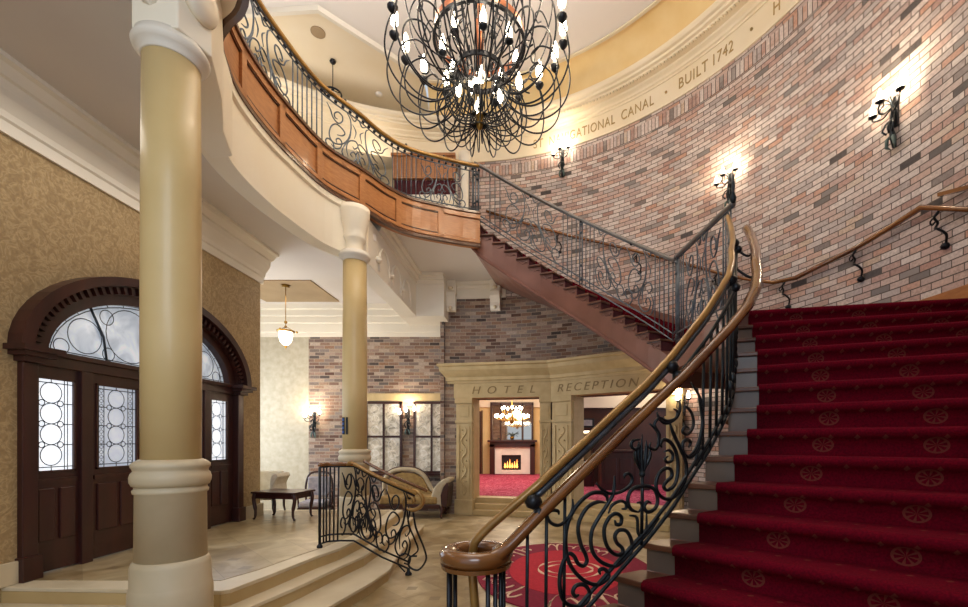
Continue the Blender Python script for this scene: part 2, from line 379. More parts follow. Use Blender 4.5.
# =====================================================================  THE BUILDING
# ground floor, platform by the entrance door, curved steps
BACK = 10.62
st(MB().prism([(-9, -3), (7, -3), (7, 10.3), (-9, 10.9)], -.1, 0).build('floor', 'tiles'))
TOPE = [(-2.60, 3.79), (-2.54, 3.83), (-2.44, 4.3), (-2.33, 4.93), (-2.23, 5.29), (-2.2, 5.6), (-2.16, 6.1), (-2.2, 6.9), (-2.3, 8.2), (-9, 8.2), (-9, 3.88), (-4.5, 3.88)]
MIDE = [(-2.5, 3.5), (-2.38, 3.7), (-2.21, 4.4), (-2.1, 5.05), (-2.0, 5.50), (-2.0, 5.75), (-1.98, 6.2), (-2.02, 6.9), (-2.1, 8.2), (-9, 8.2), (-9, 3.55), (-4.5, 3.55)]
LOWE = [(-2.25, 3.1), (-2.0, 3.6), (-1.85, 4.2), (-1.72, 4.85), (-1.66, 5.38), (-1.72, 5.75), (-1.78, 6.3), (-1.84, 7.0), (-1.9, 8.2), (-9, 8.2), (-9, 3.2), (-4.5, 3.2)]
st(MB().prism(TOPE, 0, ZP-.035).build('floor_platform', 'stepriser'))
def inset(poly, d):
    n = len(poly); out = []
    for i in range(n):
        a, b, c = Vector(poly[i-1]), Vector(poly[i]), Vector(poly[(i+1) % n]); e = (b-a).normalized(); f = (c-b).normalized()
        nn = Vector((-e.y, e.x))+Vector((-f.y, f.x)); nn = nn.normalized()*d/max(.5, nn.normalized().dot(Vector((-e.y, e.x)))); out.append((b+nn)[:])
    return out
st(MB().prism(TOPE, ZP-.035, ZP).build('floor_nosing', 'stepstone', bevel=.006))
st(MB().prism([(-2.78, 4.06), (-2.64, 4.4), (-2.53, 4.95), (-2.43, 5.3), (-2.4, 5.6), (-2.36, 6.1), (-2.4, 6.9), (-2.5, 8.1), (-8.9, 8.1), (-8.9, 4.1)], ZP-.002, ZP+.004).build('floor_paving', 'tiles'))
for nm, e, z in (('floor_step', MIDE, ZP*2/3), ('floor_step', LOWE, ZP/3)):
    o = MB().prism(inset(e, .02), 0, z-.035).build(nm, 'stepriser'); st(o)
    st(MB().prism(e, z-.035, z).build('floor_tread', 'stepstone', bevel=.006))
# ---- left wall with the arched doorway opening
WX = -4.55; DY0, DY1, DYC = 4.12, 6.98, 5.55; ZS = 2.5
def arch_z(y, a, b, z0=ZS): return z0+b*math.sqrt(max(0, 1-((y-DYC)/a)**2))
mb = MB()
ys = [DYC-1.50+3.0*i/24 for i in range(25)]
mb.box(WX-.3, WX, -2.5, ys[0], 0, CEIL); mb.box(WX-.3, WX, ys[-1], 7.62, 0, CEIL)
for i in range(24):
    za, zb = arch_z(ys[i], 1.50, .92), arch_z(ys[i+1], 1.50, .92)
    mb.add([(x, y, z) for x in (WX-.3, WX) for y, z in ((ys[i], za), (ys[i+1], zb), (ys[i+1], CEIL), (ys[i], CEIL))], [(0,1,2,3), (4,7,6,5), (0,4,5,1)])
st(mb.build('wall_left', 'wallpaper'))
st(MB().box(WX, WX+.035, -2.5, 4.0, ZP, ZP+.2).box(WX, WX+.035, 7.1, 7.64, ZP, ZP+.2).box(WX-.3, WX+.035, 7.62, 7.66, ZP, ZP+.2).build('baseboard_left', 'colbase', bevel=.008))
# alcove beyond the left wall
st(MB().box(-5.2, -2.0, BACK, BACK+.3, 0, 4.75).box(-2.02, -1.93, 10.24, BACK+.1, 0, 4.85).build('wall_back', 'brick_shaded'))
st(MB().box(-8, -5.2, BACK, BACK+.3, 0, 4.75).build('wall_alcove', 'palepaper'))
st(MB().box(-8.1, -8, 7.6, BACK+.3, 0, 4.9).box(-8, WX-.3, 7.3, 7.62, 0, 4.9).build('wall_far_left', 'ivory'))
# ceilings
ZF = 4.37
CROWN = [(0, -.50), (.03, -.50), (.035, -.40), (.06, -.385), (.065, -.33), (.13, -.24), (.15, -.20), (.155, -.12), (.19, -.115), (.25, -.05), (.30, -.04), (.30, 0), (0, 0)]
st(MB().sweep([(WX, 7.66, CEIL), (WX, -2, CEIL)], CROWN).build('trim_crown_left', 'ivory'))
# deep banded frieze over the back wall
BF = [(0, -.72), (.03, -.72), (.03, -.62), (.06, -.61), (.06, -.42), (.1, -.40), (.1, -.26), (.14, -.24), (.15, -.12), (.22, -.1), (.24, 0), (0, 0)]
st(MB().sweep([(-2.0, BACK, CEIL), (-8, BACK, CEIL)], BF).build('trim_frieze_back', 'ivory'))
st(MB().prism([(-5.95, 8.85), (-4.3, 8.85), (-4.3, 10.2), (-5.95, 10.2)], CEIL-.02, CEIL).build('ceiling_panel', 'tan'))
# ---- gallery edge (wood bottom), image-fitted plan
EDGE = [(-1.5, 2.55), (-1.85, 2.95), (-2.24, 3.51), (-2.5, 3.70), (-2.68, 3.86), (-2.80, 4.12), (-2.90, 4.46), (-2.94, 4.9), (-2.92, 5.4), (-2.80, 6.15), (-2.48, 6.72), (-2.27, 7.16), (-1.95, 7.52), (-1.25, 7.85), (-.87, 7.98)]
EDGE = smooth([(x, y, 0) for x, y in EDGE], 5)
def edge(z, off=0):
    p = [Vector((q.x, q.y, z)) for q in EDGE]
    if off:
        out = []
        for i, q in enumerate(p):
            t = (p[min(i+1, len(p)-1)]-p[max(i-1, 0)]).normalized(); out.append(q+Vector((-t.y, t.x, 0))*off)
        return out
    return p
ZW0 = 5.11; ZW1 = U
fas = thing('gallery_fascia', 'panelled honey oak fascia curving along the edge of the upper gallery', 'fascia', (-2.9, 5.4, ZW0))
fas['kind'] = 'structure'
MB().sweep(edge(0), [(0, ZW0), (0, ZW1), (.12, ZW1), (.12, ZW0)]).build('panel_board', 'oak', fas)
MB().sweep(edge(0), [(-.045, ZW0-.02), (-.045, ZW0+.02), (-.02, ZW0+.05), (.06, ZW0+.05), (.06, ZW0), (.0, ZW0-.02)]).build('bottom_moulding', 'oakdark', fas)
MB().sweep(edge(0), [(-.03, ZW0+.05), (-.03, ZW0+.10), (.0, ZW0+.12), (.0, ZW0+.05)]).build('lower_rail', 'oak', fas)
MB().sweep(edge(0), [(-.03, ZW1-.1), (-.03, ZW1-.02), (.0, ZW1-.02), (0, ZW1-.1)]).build('upper_rail', 'oak', fas)
MB().sweep(edge(0), [(-.055, ZW1-.02), (-.055, ZW1+.02), (.14, ZW1+.02), (.14, ZW1-.02)]).build('top_moulding', 'oakdark', fas)
E2 = resample(edge(0), 141)
for c_ in range(6, 141, 15):
    i0, i1 = c_-1, min(c_+1, 140)
    MB().sweep(E2[i0:i1+1], [(-.03, ZW0+.05), (-.03, ZW1-.02), (0, ZW1-.02), (0, ZW0+.05)]).build('panel_stile', 'oak', fas)
for c_ in range(6, 126, 15):
    mm = MB(); a_, b_ = E2[c_+1:c_+15], None
    for zz, sgn in ((ZW0+.12, 1), (ZW1-.115, -1)): mm.sweep(E2[c_+1:c_+15], [(-.018, zz), (-.018, zz+.012), (0, zz+.015), (0, zz)])
    mm.build('panel_bead', 'oakdark', fas)
# deep cream fascia hanging under the wood, down to the column heads
EF = [p for p in edge(0) if p.y > 3.84 and (p.x < -2.40 or p.y < 6.0)]
st(MB().sweep(EF, [(-.0, ZF), (-.0, ZW0), (.22, ZW0), (.22, ZF)], sm=False).build('trim_gallery_fascia', 'covecream'))
st(MB().sweep(EF, [(-.03, ZW0-.10), (-.03, ZW0), (.0, ZW0), (.0, ZW0-.12)]).build('trim_fascia_moulding', 'covecream'))
el = [(p.x, p.y) for p in edge(0, .12) if p.y > 3.9 and (p.x < -2.40 or p.y < 6.0)]
st(MB().prism([(-8.1, -1), (-2.62, -1), (-2.62, 3.5)]+el+[(-2.7, 6.9), (-2.7, BACK+.3), (-8.1, BACK+.3)], CEIL, CEIL+.1).build('ceiling', 'white'))
st(MB().prism([(-3.5, -1), (-1.2, -1)]+[(p.x, p.y) for p in edge(0, .03) if p.y < 3.95]+[(-2.95, 4.4), (-3.5, 4.4)], ZW0-.015, ZW0+.02).build('ceiling_landing', 'covecream'))
# upper floor slab and the high ceiling under it on the right
slab = [(p.x, p.y) for p in edge(0, .05)]
mb = MB()
for i in range(len(slab)-1): mb.add([(-9, slab[i][1], U-.04), (slab[i][0], slab[i][1], U-.04), (slab[i+1][0], slab[i+1][1], U-.04), (-9, slab[i+1][1], U-.04)], [(0,1,2,3)])
mb.prism([(-9, slab[-1][1]), slab[-1], (-.95, 10.3), (-1.6, 12.4), (-9, 12.4)], U-.1, U-.03)
st(mb.build('floor_gallery', 'darkpanel'))
hc = [(-2.6, 6.8)]+[(p.x, p.y) for p in edge(0, .06) if p.y > 6.95]+[(-.40, 9.2), (-.30, 10.2), (-.8, 10.35), (-2.6, 10.7)]
st(MB().prism(hc, HI, HI+.05).build('ceiling_high', 'white'))
# cross beam from the column to the back wall, with sunk arched panels and a crown
BX0, BX1, BZ = -2.80, -2.45, ZF
mb = MB().box(BX0, BX1, 6.62, 7.3, BZ, 5.07).box(BX0, BX1, 7.3, 9.8, BZ, HI+.1)
mb.box(BX0, -1.84, 9.76, BACK, BZ, HI+.1)
st(mb.build('trim_beam', 'ivory', bevel=.004))
mb = MB(); mb.sweep([(-1.84, 9.76, HI), (BX1, 9.76, HI), (BX1, 7.3, HI)][::-1], [(0.01, -.2), (-.03, -.2), (-.05, -.13), (-.09, -.12), (-.1, -.06), (-.15, -.05), (-.16, 0), (0.01, 0)])
st(mb.build('trim_beam_crown', 'ivory'))
for i, yy in enumerate((7.6, 8.3, 9.0)):
    ring = [Vector((BX1+.008, yy+.27*math.cos(a), BZ+.2+(.3*math.sin(a)))) for a in [PI*j/12 for j in range(13)]]
    mb = MB().tube([Vector((BX1+.008, yy+.27, BZ+.06))]+ring+[Vector((BX1+.008, yy-.27, BZ+.06))], .022, 6)
    st(mb.build('trim_beam_arch', 'ivory'))
for yy in (7.25, 7.95, 8.65):
    mb = MB(); mb.lathe([(.001, -.04), (.05, -.02), (.065, .02), (.03, .06), (.001, .07)], (BX1+.02, yy, BZ+.2), 10); st(mb.build('trim_beam_rosette', 'ivory'))
# ---- the brick drum
P_L = phi(445); P_U = phi(462)
def dwall(mb, p0, p1, z0, z1, th=.34, n=None):
    a0, a1 = (phi(p0) if p0 > 5 else p0), (phi(p1) if p1 > 5 else p1)
    n = n or max(2, int(abs(a1-a0)*24)); mb.sweep(arc(a0, a1, n), [(0, z0), (0, z1), (th, z1), (th, z0)], u0=-a0*R, vz=True)
OP1, OP2 = (473.5, 541), (574, 668); ZO = 2.62
AS = phi(668)
mb = MB(); dwall(mb, 445, OP1[0], 0, ZO); dwall(mb, OP1[1], OP2[0], 0, ZO); sl = [(phi(445), 4.9)]+[(1.36+(.44-1.36)*k_/16, U-(U-2.958)/17*(k_+1)-.3) for k_ in range(1, 12)]+[(AS, 3.4)]
sl = [q for q in sl if q[0] >= AS]
for (a_, z_), (b_, _) in zip(sl, sl[1:]): dwall(mb, a_, b_, ZO, z_, n=6 if a_-b_ > .15 else 2)
st(mb.build('wall_drum', 'brick_shaded'))
mb = MB(); dwall(mb, 462, sl[1][0], 4.9, ZT, n=8)
for (a_, z_), (b_, _) in zip(sl[1:], sl[2:]): dwall(mb, a_, b_, z_, ZT, n=2)
dwall(mb, sl[-1][0], -1.2, 0, ZT)
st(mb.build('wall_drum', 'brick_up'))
# frieze, cornice, ochre cove and ceiling over the drum
A0, A1 = 2.35, -1.2; NA = 90
ring = arc(A0, A1, NA)
st(MB().sweep(ring, [(-.03, ZT-.02), (-.03, ZT+.42), (.34, ZT+.42), (.34, ZT-.02)], sm=False).build('trim_frieze', 'palecream'))
CP = [(0, .42), (-.05, .42), (-.055, .45), (-.09, .46), (-.10, .50), (-.16, .53), (-.17, .56), (-.30, .58), (-.31, .61), (-.36, .62), (-.37, .66), (-.42, .67), (-.45, .70), (-.46, .74), (-.1, .80), (0, .80)]
st(MB().sweep(ring, [(a, ZT+b) for a, b in CP]).build('trim_cornice', 'palecream'))
mb = MB()
for i in range(150):
    a = phi(560)+.35-i*.0125; p = drum(a, R-.335, ZT+.555); t = Vector((-math.sin(a), math.cos(a), 0))
    q = drum(a, R-.30, ZT+.555); mb.bar(q-t*.016, q+t*.016, .05, .03)
st(mb.build('trim_dentil_band', 'cream'))
CV = [(-.40, ZT+.73)]+[(-.88+.48*math.cos(x*PI/2/8), ZT+.73+.44*math.sin(x*PI/2/8)) for x in range(9)]+[(-.88, ZT+1.3), (-.3, ZT+1.3)]
ring2 = arc(phi(432), A1, NA)
st(MB().sweep(ring2, CV, sm=True).build('trim_cove', 'ochre'))
st(MB().sweep(ring, [(-.90, ZT+1.13), (-.90, ZT+1.16), (-.84, ZT+1.16), (-.84, ZT+1.13)]).build('trim_cove_bead', 'cream'))
ZD = ZT+1.17
pl = [drum(A0+(A1-A0)*i/NA, 5.2) for i in range(NA+1)]
st(MB().prism([(-7, -1.5), (-9, 3), (-9, 9.3)]+[(p.x, p.y) for p in pl], ZD, ZD+.05).build('ceiling_dome', 'domewhite'))
# lower cream ceiling of the upper hall, its straight edges showing below the white one
ZH = ZD-.07
Lw = [(-9, 8.15), (-4.57, 7.86), (-3.66, 7.80), (-2.72, 8.72), (-2.2, 9.25), (-2.4, 12.4), (-9, 12.4)]
st(MB().prism(Lw, ZH, ZD+.02).build('ceiling_hall', 'palecream'))
st(MB().sweep([Vector((x, y, 0)) for x, y in Lw[:5]], [(-.03, ZD-.09), (-.03, ZD+.01), (.04, ZD+.01), (.04, ZD-.09)]).build('trim_ceiling_edge', 'ivory'))
# gilded letters of the frieze
def drum_text(body, px0, px1, z, h, name, parent):
    a0, a1 = phi(px0), phi(px1); rr = R-.03; wd = (a0-a1)*rr; mb = text_mb(body, wd, h, .014)
    for i, v in enumerate(mb.v): mb.v[i] = drum(a0-v.x/rr, rr-.004-v.y, z+v.z)
    return mb.build(name, 'gold', parent)
lt = thing('frieze_lettering', 'gilt capital lettering around the cream frieze above the brick', 'lettering', (1.5, 9.2, ZT+.1))
for b_, x0, x1 in (('ST', 534, 543.5), ('NAVIGATIONAL', 550, 615.5), ('CANAL', 622, 654.5), ('BUILT', 680, 709), ('1742', 714.5, 734.5), ('H', 775, 781.5)):
    drum_text(b_, x0, x1, ZT+.12, .19, 'word', lt)
for x0 in (667, 753):
    c = drum(phi(x0), R-.04, ZT+.21); MB().ball(c, .025, 8).build('dot', 'gold', lt)
# upper hall beyond the gallery
st(MB().box(-9, -1.4, 12.4, 12.6, U, ZH).build('wall_upper_hall', 'palecream'))
st(MB().box(-9, -8.8, 2, 12.4, U, ZH).build('wall_upper_left', 'palecream'))
st(MB().box(-1.62, -1.40, 10.2, 12.4, U-.1, ZT).build('wall_upper_return', 'brick_up'))
bulk = thing('timber_bulkhead', 'honey oak panelled bulkhead across the opening behind the gallery railing', 'bulkhead', (-2.2, 9.9, 7.4))
MB().box(-3.0, -1.62, 9.9, 9.98, 7.44, 7.92).build('board', 'oak', bulk)
for x in range(14): MB().box(-2.96+x*.098, -2.95+x*.098, 9.89, 9.9, 7.46, 7.90).build('groove_strip', 'oakdark', bulk)
MB().box(-3.03, -1.62, 9.86, 10.0, 7.92, 7.98).build('cornice', 'oak', bulk)
cur = MB()
for i in range(40): 
    x = -2.98+i*.034; cur.add([(x, 9.95+.02*(i % 2), 7.09), (x+.034, 9.95+.02*((i+1) % 2), 7.09), (x+.034, 9.95+.02*((i+1) % 2), 7.43), (x, 9.95+.02*(i % 2), 7.43)], [(0,1,2,3)])
tag(cur.build('curtain', 'maroon'), 'dark maroon curtain hanging under the oak bulkhead behind the railing', 'curtain')
dw = thing('panelled_dado', 'low cream panelled wall beneath the maroon curtain of the upper hall', 'low wall', (-2.3, 9.9, U)); dw['kind'] = 'structure'
MB().box(-3.0, -1.62, 9.9, 10.0, U-.04, 7.08).build('board', 'ivory', dw)
for i in range(3): MB().box(-2.92+i*.44, -2.56+i*.44, 9.88, 9.9, U+.3, U+1.25).build('panel', 'palecream', dw)
st(MB().lathe([(.13, U-.03), (.13, U+.1), (.1, U+.14), (.095, ZT-.3), (.13, ZT-.2), (.15, ZT)], (-1.42, 10.0, 0), 20).build('trim_upper_pillar', 'ivory'))
# crown and brackets on the shade-toned brick under the landing of the gallery
HCR = [(0, -.36), (-.03, -.36), (-.035, -.14), (-.06, -.13), (-.07, -.08), (-.13, -.06), (-.15, -.02), (-.15, 0), (0, 0)]
st(MB().sweep(arc(phi(447), phi(506), 12), [(a, HI+b) for a, b in HCR]).build('trim_crown_drum', 'ivory'))
for i, px in enumerate((452, 497)):
    a = phi(px); c = drum(a, R-.06); cb = thing('scroll_corbel', ['cream scroll corbel at the left end of the crown, beside the beam', 'cream scroll corbel under the crown, nearer the upper stair flight'][i], 'corbel', (c.x, c.y, HI-.62), a-PI/2, 'corbels under the high ceiling')
    MB().box(-.12, .12, -.16, .05, .32, .62).build('block', 'ivory', cb, local=True, bevel=.01)
    prof = [(.0, .05), (-.17, .33), (-.20, .30), (-.21, .2), (-.17, .12), (-.15, .06), (-.16, -.02), (-.12, -.1), (-.05, -.12), (.0, -.05)]
    m_ = MB(); n_ = len(prof); m_.add([(x, a_, b_+.05) for x in (-.11, .11) for a_, b_ in [(.05, .28)]+prof], [tuple(range(n_+1)), tuple(range(n_+1, 2*n_+2))[::-1]]+[(j, (j+1) % (n_+1), n_+1+(j+1) % (n_+1), n_+1+j) for j in range(n_+1)])
    m_.build('scroll', 'ivory', cb, local=True)
    MB().lathe([(.001, -.03), (.05, -.01), (.06, .03), (.001, .05)], (0, -.19, .42), 10).ball((0, -.18, -.01), .045, 8).build('leaf', 'cream', cb, local=True)
# =====================================================================  LOWER STAIR FLIGHT
LT = {-5: (646, 2.57), -4: (676, 2.67), -3: (700, 2.77), -2: (718, 2.9), -1: (735, 3.0), 0: (748, 3.1), 1: (757, 3.25), 2: (759, 3.45), 3: (757, 3.64), 4: (757, 3.87), 5: (755, 4.1), 6: (752, 4.33), 7: (748, 4.53)}
RT = {-5: 1.62, -4: 1.82, -3: 2.02, -2: 2.2, -1: 2.35, 0: 2.48, 1: 2.68, 2: 2.89, 3: 3.12, 4: 3.34, 5: 3.61, 6: 3.88, 7: 4.2}
RIS = ZL/17
Lj, Dj = {}, {}
for j in range(-9, 8):
    if j in LT:
        px, Y = LT[j]; Lj[j] = Vector(((px-529)/F*Y, Y)); rr = Vector((.9756*RT[j], RT[j])); Dj[j] = (rr-Lj[j]).normalized()
for j in range(-6, -10, -1): Lj[j] = Lj[j+1]+Vector((-.20, -.105)); Dj[j] = Dj[-5]
# light smoothing of the measured directions
Ds = {j: sum((Dj[q] for q in (j-1, j, j+1) if q in Dj), Vector((0, 0))).normalized() for j in Dj}; Dj = Ds
def zj(j): return RIS*(j+10)
def hit(p, d, r=R-.02):
    e = p-Vector((CX, CY)); b = e.dot(d); c = e.dot(e)-r*r; return p+d*(-b+math.sqrt(b*b-c))
Oj = {j: hit(Lj[j], Dj[j]) for j in Lj}
def Sj(j, off=.17):
    a = math.floor(j); a = min(max(a, -9), 6); f = j-a
    p = (Lj[a]-Dj[a]*off).lerp(Lj[a+1]-Dj[a+1]*off, f); return p
V3 = lambda p, z: Vector((p[0], p[1], z))
stair = thing('staircase', 'sweeping lower stair flight with dark treads and grey risers under the red carpet', 'stairs', V3(Lj[0], 0))
fr = lambda j: Vector((Dj[j].y, -Dj[j].x))  # candidate front normal
def front(j):
    f = Vector((-Dj[j].y, Dj[j].x)); return f if f.dot(Lj[j]-Lj[j+1 if j < 7 else j-1])*(1 if j < 7 else -1) > 0 else -f
for j in range(-9, 7):
    a, b, c, d = Sj(j, .19), Oj[j], Oj[j+1], Sj(j+1, .19); f = front(j)*.03
    s_ = MB().prism([a[:2], b[:2], c[:2], d[:2]], zj(j)-RIS, zj(j)-.035).build('step', 'riserpaint', stair)
    a2 = Sj(j, .22)
    MB().prism([(a2+f)[:2], (b+f)[:2], c[:2], Sj(j+1, .22)[:2]], zj(j)-.035, zj(j)).build('tread', 'treadwood', s_, bevel=.008)
    if j > -8:
        q = Sj(j+.55, .205); mb = MB(); mb.ball((q.x, q.y, zj(j)-.09), .03, 7); mb.build('bracket', 'treadwood', s_)
mb = MB(); js = list(range(-9, 8))
vs = []
for j in js:
    zt, zb2 = zj(j)-RIS*.98, max(0.0, zj(j)-.42); a, b = Sj(j, .19), Oj[j]
    vs += [V3(a, zt), V3(b, zt), V3(b, zb2), V3(a, zb2)]
fs = [(i*4+q, i*4+4+q, i*4+4+(q+1) % 4, i*4+(q+1) % 4) for i in range(len(js)-1) for q in range(4)]
mb.add(vs, fs+[(0,1,2,3), tuple(range(len(vs)-4, len(vs)))]).build('carriage', 'stairwood', stair)
# carpet runner
def runner(nm, label, rows, ufn=None):
    mb = MB(); vs = []; uv = []
    for (a, b, v) in rows: n_ = 6; vs += [a.lerp(b, i/n_) for i in range(n_+1)]; uv += [((b-a).length*i/n_, v) for i in range(n_+1)]
    fs = []; uvs = []; n_ = 7
    for i in range(len(rows)-1):
        for k_ in range(6):
            q = (i*n_+k_, i*n_+k_+1, (i+1)*n_+k_+1, (i+1)*n_+k_); fs.append(q); uvs.append([uv[x] for x in q])
    # thickness: edges turned down
    o = mb.add(vs, fs, True, uvs).build(nm, 'carpet', recalc=False); tag(o, label, 'carpet')
    so = o.modifiers.new('thickness', 'SOLIDIFY'); so.thickness = .010; so.offset = -1; return o
rows = []
for j in range(-9, 8):
    f = V3(front(j), 0); l_, r_ = Lj[j], Lj[j]+Dj[j]*((Oj[j]-Lj[j]).length-.06); z = zj(j); v0 = (j+20)*.444
    P_ = lambda off, dz: (V3(l_, z+dz)+f*off, V3(r_, z+dz)+f*off)
    for off, dz, v in ((.016, -RIS+.014, .135), (.018, -.05, .27), (.046, -.042, .28), (.058, -.018, .30), (.052, .004, .315), (.03, .016, .33), (.0, .016, .36)): a, b = P_(off, dz); rows.append((a, b, v0+v))
    if j < 7:
        nf = V3(front(j+1), 0); a = V3(Lj[j+1], z+.014)+nf*.02; b = V3(Oj[j+1]-Dj[j+1]*.06, z+.014)+nf*.02; rows.append((a, b, v0+.575))
runner('stair_carpet', 'deep red carpet with gold medallions covering the lower stair flight', rows)
# =====================================================================  UPPER FLIGHT
R2 = (U-ZL)/17
def Nk(k_): Y = 8.1-(.03*k_+.0055*k_*k_) if k_ >= 0 else 8.12; return Vector(((480.7+12*k_-529)/F*Y if k_ >= 0 else -1.02, Y))
AO0, AO1 = 1.36, .44
def Ok(k_): return drum(AO0+(AO1-AO0)*max(k_, -1)/16, R-.02)
def zk(k_): return U-R2*(k_+1)
st2 = thing('staircase', 'upper stair flight with scroll bracketed open string rising to the gallery', 'stairs', V3(Nk(8), 0))
for k_ in range(0, 16):
    a, b, c, d = Nk(k_), Ok(k_), Ok(k_-1), Nk(k_-1)
    s_ = MB().prism([a[:2], b[:2], c[:2], d[:2]], zk(k_)-R2, zk(k_)-.03).build('step', 'stairwood', st2)
    t_ = (a-d).normalized(); nn = (Vector(a)-Vector(b[:2])).normalized()*.045
    MB().prism([(a+nn+t_*.03)[:2], (Vector(b[:2])+t_*.03)[:2], c[:2], (d+nn)[:2]], zk(k_)-.03, zk(k_)+.002).build('tread', 'treadwood', s_, bevel=.006)
    # scroll bracket on the string
    o_ = Nk(k_-.5); m_ = Vector((o_.x, o_.y, zk(k_)-.085))+V3(nn, 0)*.3; tv = V3(t_, 0)
    mb = MB(); mb.tube([m_+tv*(-.07+.14*i/12)+Vector((0,0,.02*math.sin(i*.75)-.02*i/12)) for i in range(13)], .007, 5)
    mb.ball(m_+tv*.075, .018, 7); mb.build('bracket', 'stairwood', s_)
    rb = (a-d).normalized()*.012; MB().prism([(a+rb)[:2], (Vector(b[:2])+rb)[:2], b[:2], a[:2]], zk(k_)-R2+.003, zk(k_)-.03).build('riser', 'maroon', s_)  # dark maroon face: carpet side, with the riser's shade put into the colour
vs = []; ks = list(range(-1, 17))
for k_ in ks:
    a, b = Nk(k_), Ok(k_); a = V3(a, 0); b = V3(b, 0); i_ = (a-b).normalized(); a = a+i_*.012
    vs += [a+Vector((0,0,zk(k_)-R2-.0)), b+Vector((0,0,zk(k_)-R2)), b+Vector((0,0,zk(k_)-.52)), a+Vector((0,0,zk(k_)-.56))]
fs = [(i*4+q, i*4+4+q, i*4+4+(q+1) % 4, i*4+(q+1) % 4) for i in range(len(ks)-1) for q in range(4)]
MB().add(vs, fs+[(0,1,2,3), tuple(range(len(vs)-4, len(vs)))]).build('string', 'stairwood', st2)
lo = [V3(Nk(k_), zk(k_)-.55) for k_ in ks]; mb = MB(); mb.tube([p+Vector((.0,-.015,0)) for p in lo], .03, 6); mb.build('string_moulding', 'mattewood', st2)
rows = []
for k_ in range(16, -2, -1):
    a, b = Nk(k_), Vector(Ok(k_)[:2]); d = (b-a).normalized(); a = a+d*.2; b = b-d*.15; z = zk(k_); p = Nk(k_+1)-Nk(k_) if k_ < 16 else Nk(16)-Nk(15); f = V3(p.normalized(), 0); v0 = (40-k_)*.444
    if k_ < 16:
        for off, dz, v in ((.012, -R2+.012, .135), (.04, -.035, .28), (.045, -.0, .3), (.02, .014, .33)): rows.append((V3(a, z+dz)+f*off, V3(b, z+dz)+f*off, v0+v))
    else: rows.append((V3(a, z+.014)+f*.3, V3(b, z+.014)+f*.3, v0))
    if k_ >= 0:
        a2, b2 = Nk(k_-1), Vector(Ok(k_-1)[:2]); d2 = (b2-a2).normalized(); rows.append((V3(a2+d2*.2, z+.014)+f*.012, V3(b2-d2*.15, z+.014)+f*.012, v0+.57))
runner('stair_carpet', 'red carpet runner on the upper flight, seen through its railing', rows)
# landing
lp = [Nk(16)[:2]]+[drum(AO1+(-.06-AO1)*i/10, R-.02)[:2] for i in range(11)]+[Oj[7][:2], Sj(7, .19)[:2], (Sj(7, .19)+Vector((-.06, .5)))[:2]]
st(MB().prism(lp, ZL-.32, ZL-.001).build('floor_landing', 'stairwood'))
cp = MB().prism([(Vector(p)*.88+Vector((3.2, 5.3))*.12)[:2] for p in lp], ZL, ZL+.012).build('landing_carpet', 'carpet'); tag(cp, 'red carpet on the half landing between the two stair flights', 'carpet')
# wooden skirting on the brick beside the stairs
sk = []
for j in [x*.5 for x in range(-18, 15)]:
    q = min(6, math.floor(j)); p = Oj[q].lerp(Oj[q+1], j-q); sk.append((p, zj(j)))
mb = MB(); vs = []
for p, z in sk:
    d = (Vector((CX, CY))-p).normalized()*.03; vs += [V3(p, z-.1), V3(p+d, z-.1), V3(p+d, z+.24), V3(p, z+.24)]
st(mb.add(vs, [(i*4+q, i*4+4+q, i*4+4+(q+1) % 4, i*4+(q+1) % 4) for i in range(len(sk)-1) for q in range(4)]).build('baseboard_stair', 'oak'))
st(MB().sweep(arc(AO1+.02, -.03, 10, R-.02), [(-.03, ZL), (-.03, ZL+.24), (0, ZL+.24), (0, ZL)]).build('baseboard_landing', 'oak'))
sk = [(Vector(Ok(k_)[:2]), zk(k_)) for k_ in range(-1, 17)]; vs = []
for p, z in sk:
    d = (Vector((CX, CY))-p).normalized()*.03; vs += [V3(p, z-.1), V3(p+d, z-.1), V3(p+d, z+.16), V3(p, z+.16)]
st(MB().add(vs, [(i*4+q, i*4+4+q, i*4+4+(q+1) % 4, i*4+(q+1) % 4) for i in range(len(sk)-1) for q in range(4)]).build('baseboard_upper', 'stairwood'))
# =====================================================================  WROUGHT IRON
def scroll(kind, kmax=13.5, p=1.15, kmin=.2, n=52):
    pts = [Vector((0, 0))]; h = 0; 
    for i in range(n):
        s_ = -1+2*(i+.5)/n; kk = kmin+(kmax-kmin)*abs(s_)**p
        if kind == 'S' and s_ < 0: kk = -kk
        if kind == 'J' and s_ < 0: kk = .6
        h += kk*2/n; pts.append(pts[-1]+Vector((math.cos(h), math.sin(h)))*2/n)
    a, b = pts[n//8], pts[-n//8]; an = math.atan2((b-a).y, (b-a).x); ro = Matrix.Rotation(-an, 2); pts = [ro @ q for q in pts]
    x0, x1 = min(q.x for q in pts), max(q.x for q in pts); y0, y1 = min(q.y for q in pts), max(q.y for q in pts)
    return [Vector(((q.x-(x0+x1)/2)/(x1-x0), (q.y-(y0+y1)/2)/(x1-x0))) for q in pts]
SC = {k_: scroll(k_) for k_ in 'SCJ'}; SC['T'] = scroll('S', 15, 1.6, 0); SC['D'] = scroll('C', 17, 1.5, 1.2)
LYRE = [('S', -.20, .50, .84, 82, 1), ('S', .20, .50, .84, 98, -1), ('C', 0, .82, .40, 0, -1), ('C', 0, .16, .40, 0, 1), ('D', -.42, .80, .28, 90, 1), ('D', .42, .80, .28, 90, -1),
        ('T', -.40, .22, .36, 60, -1), ('T', .40, .22, .36, 120, 1), ('D', -.1, .52, .24, 90, -1), ('D', .1, .52, .24, 90, 1), ('C', -.45, .5, .34, 90, -1), ('C', .45, .5, .34, 90, 1)]
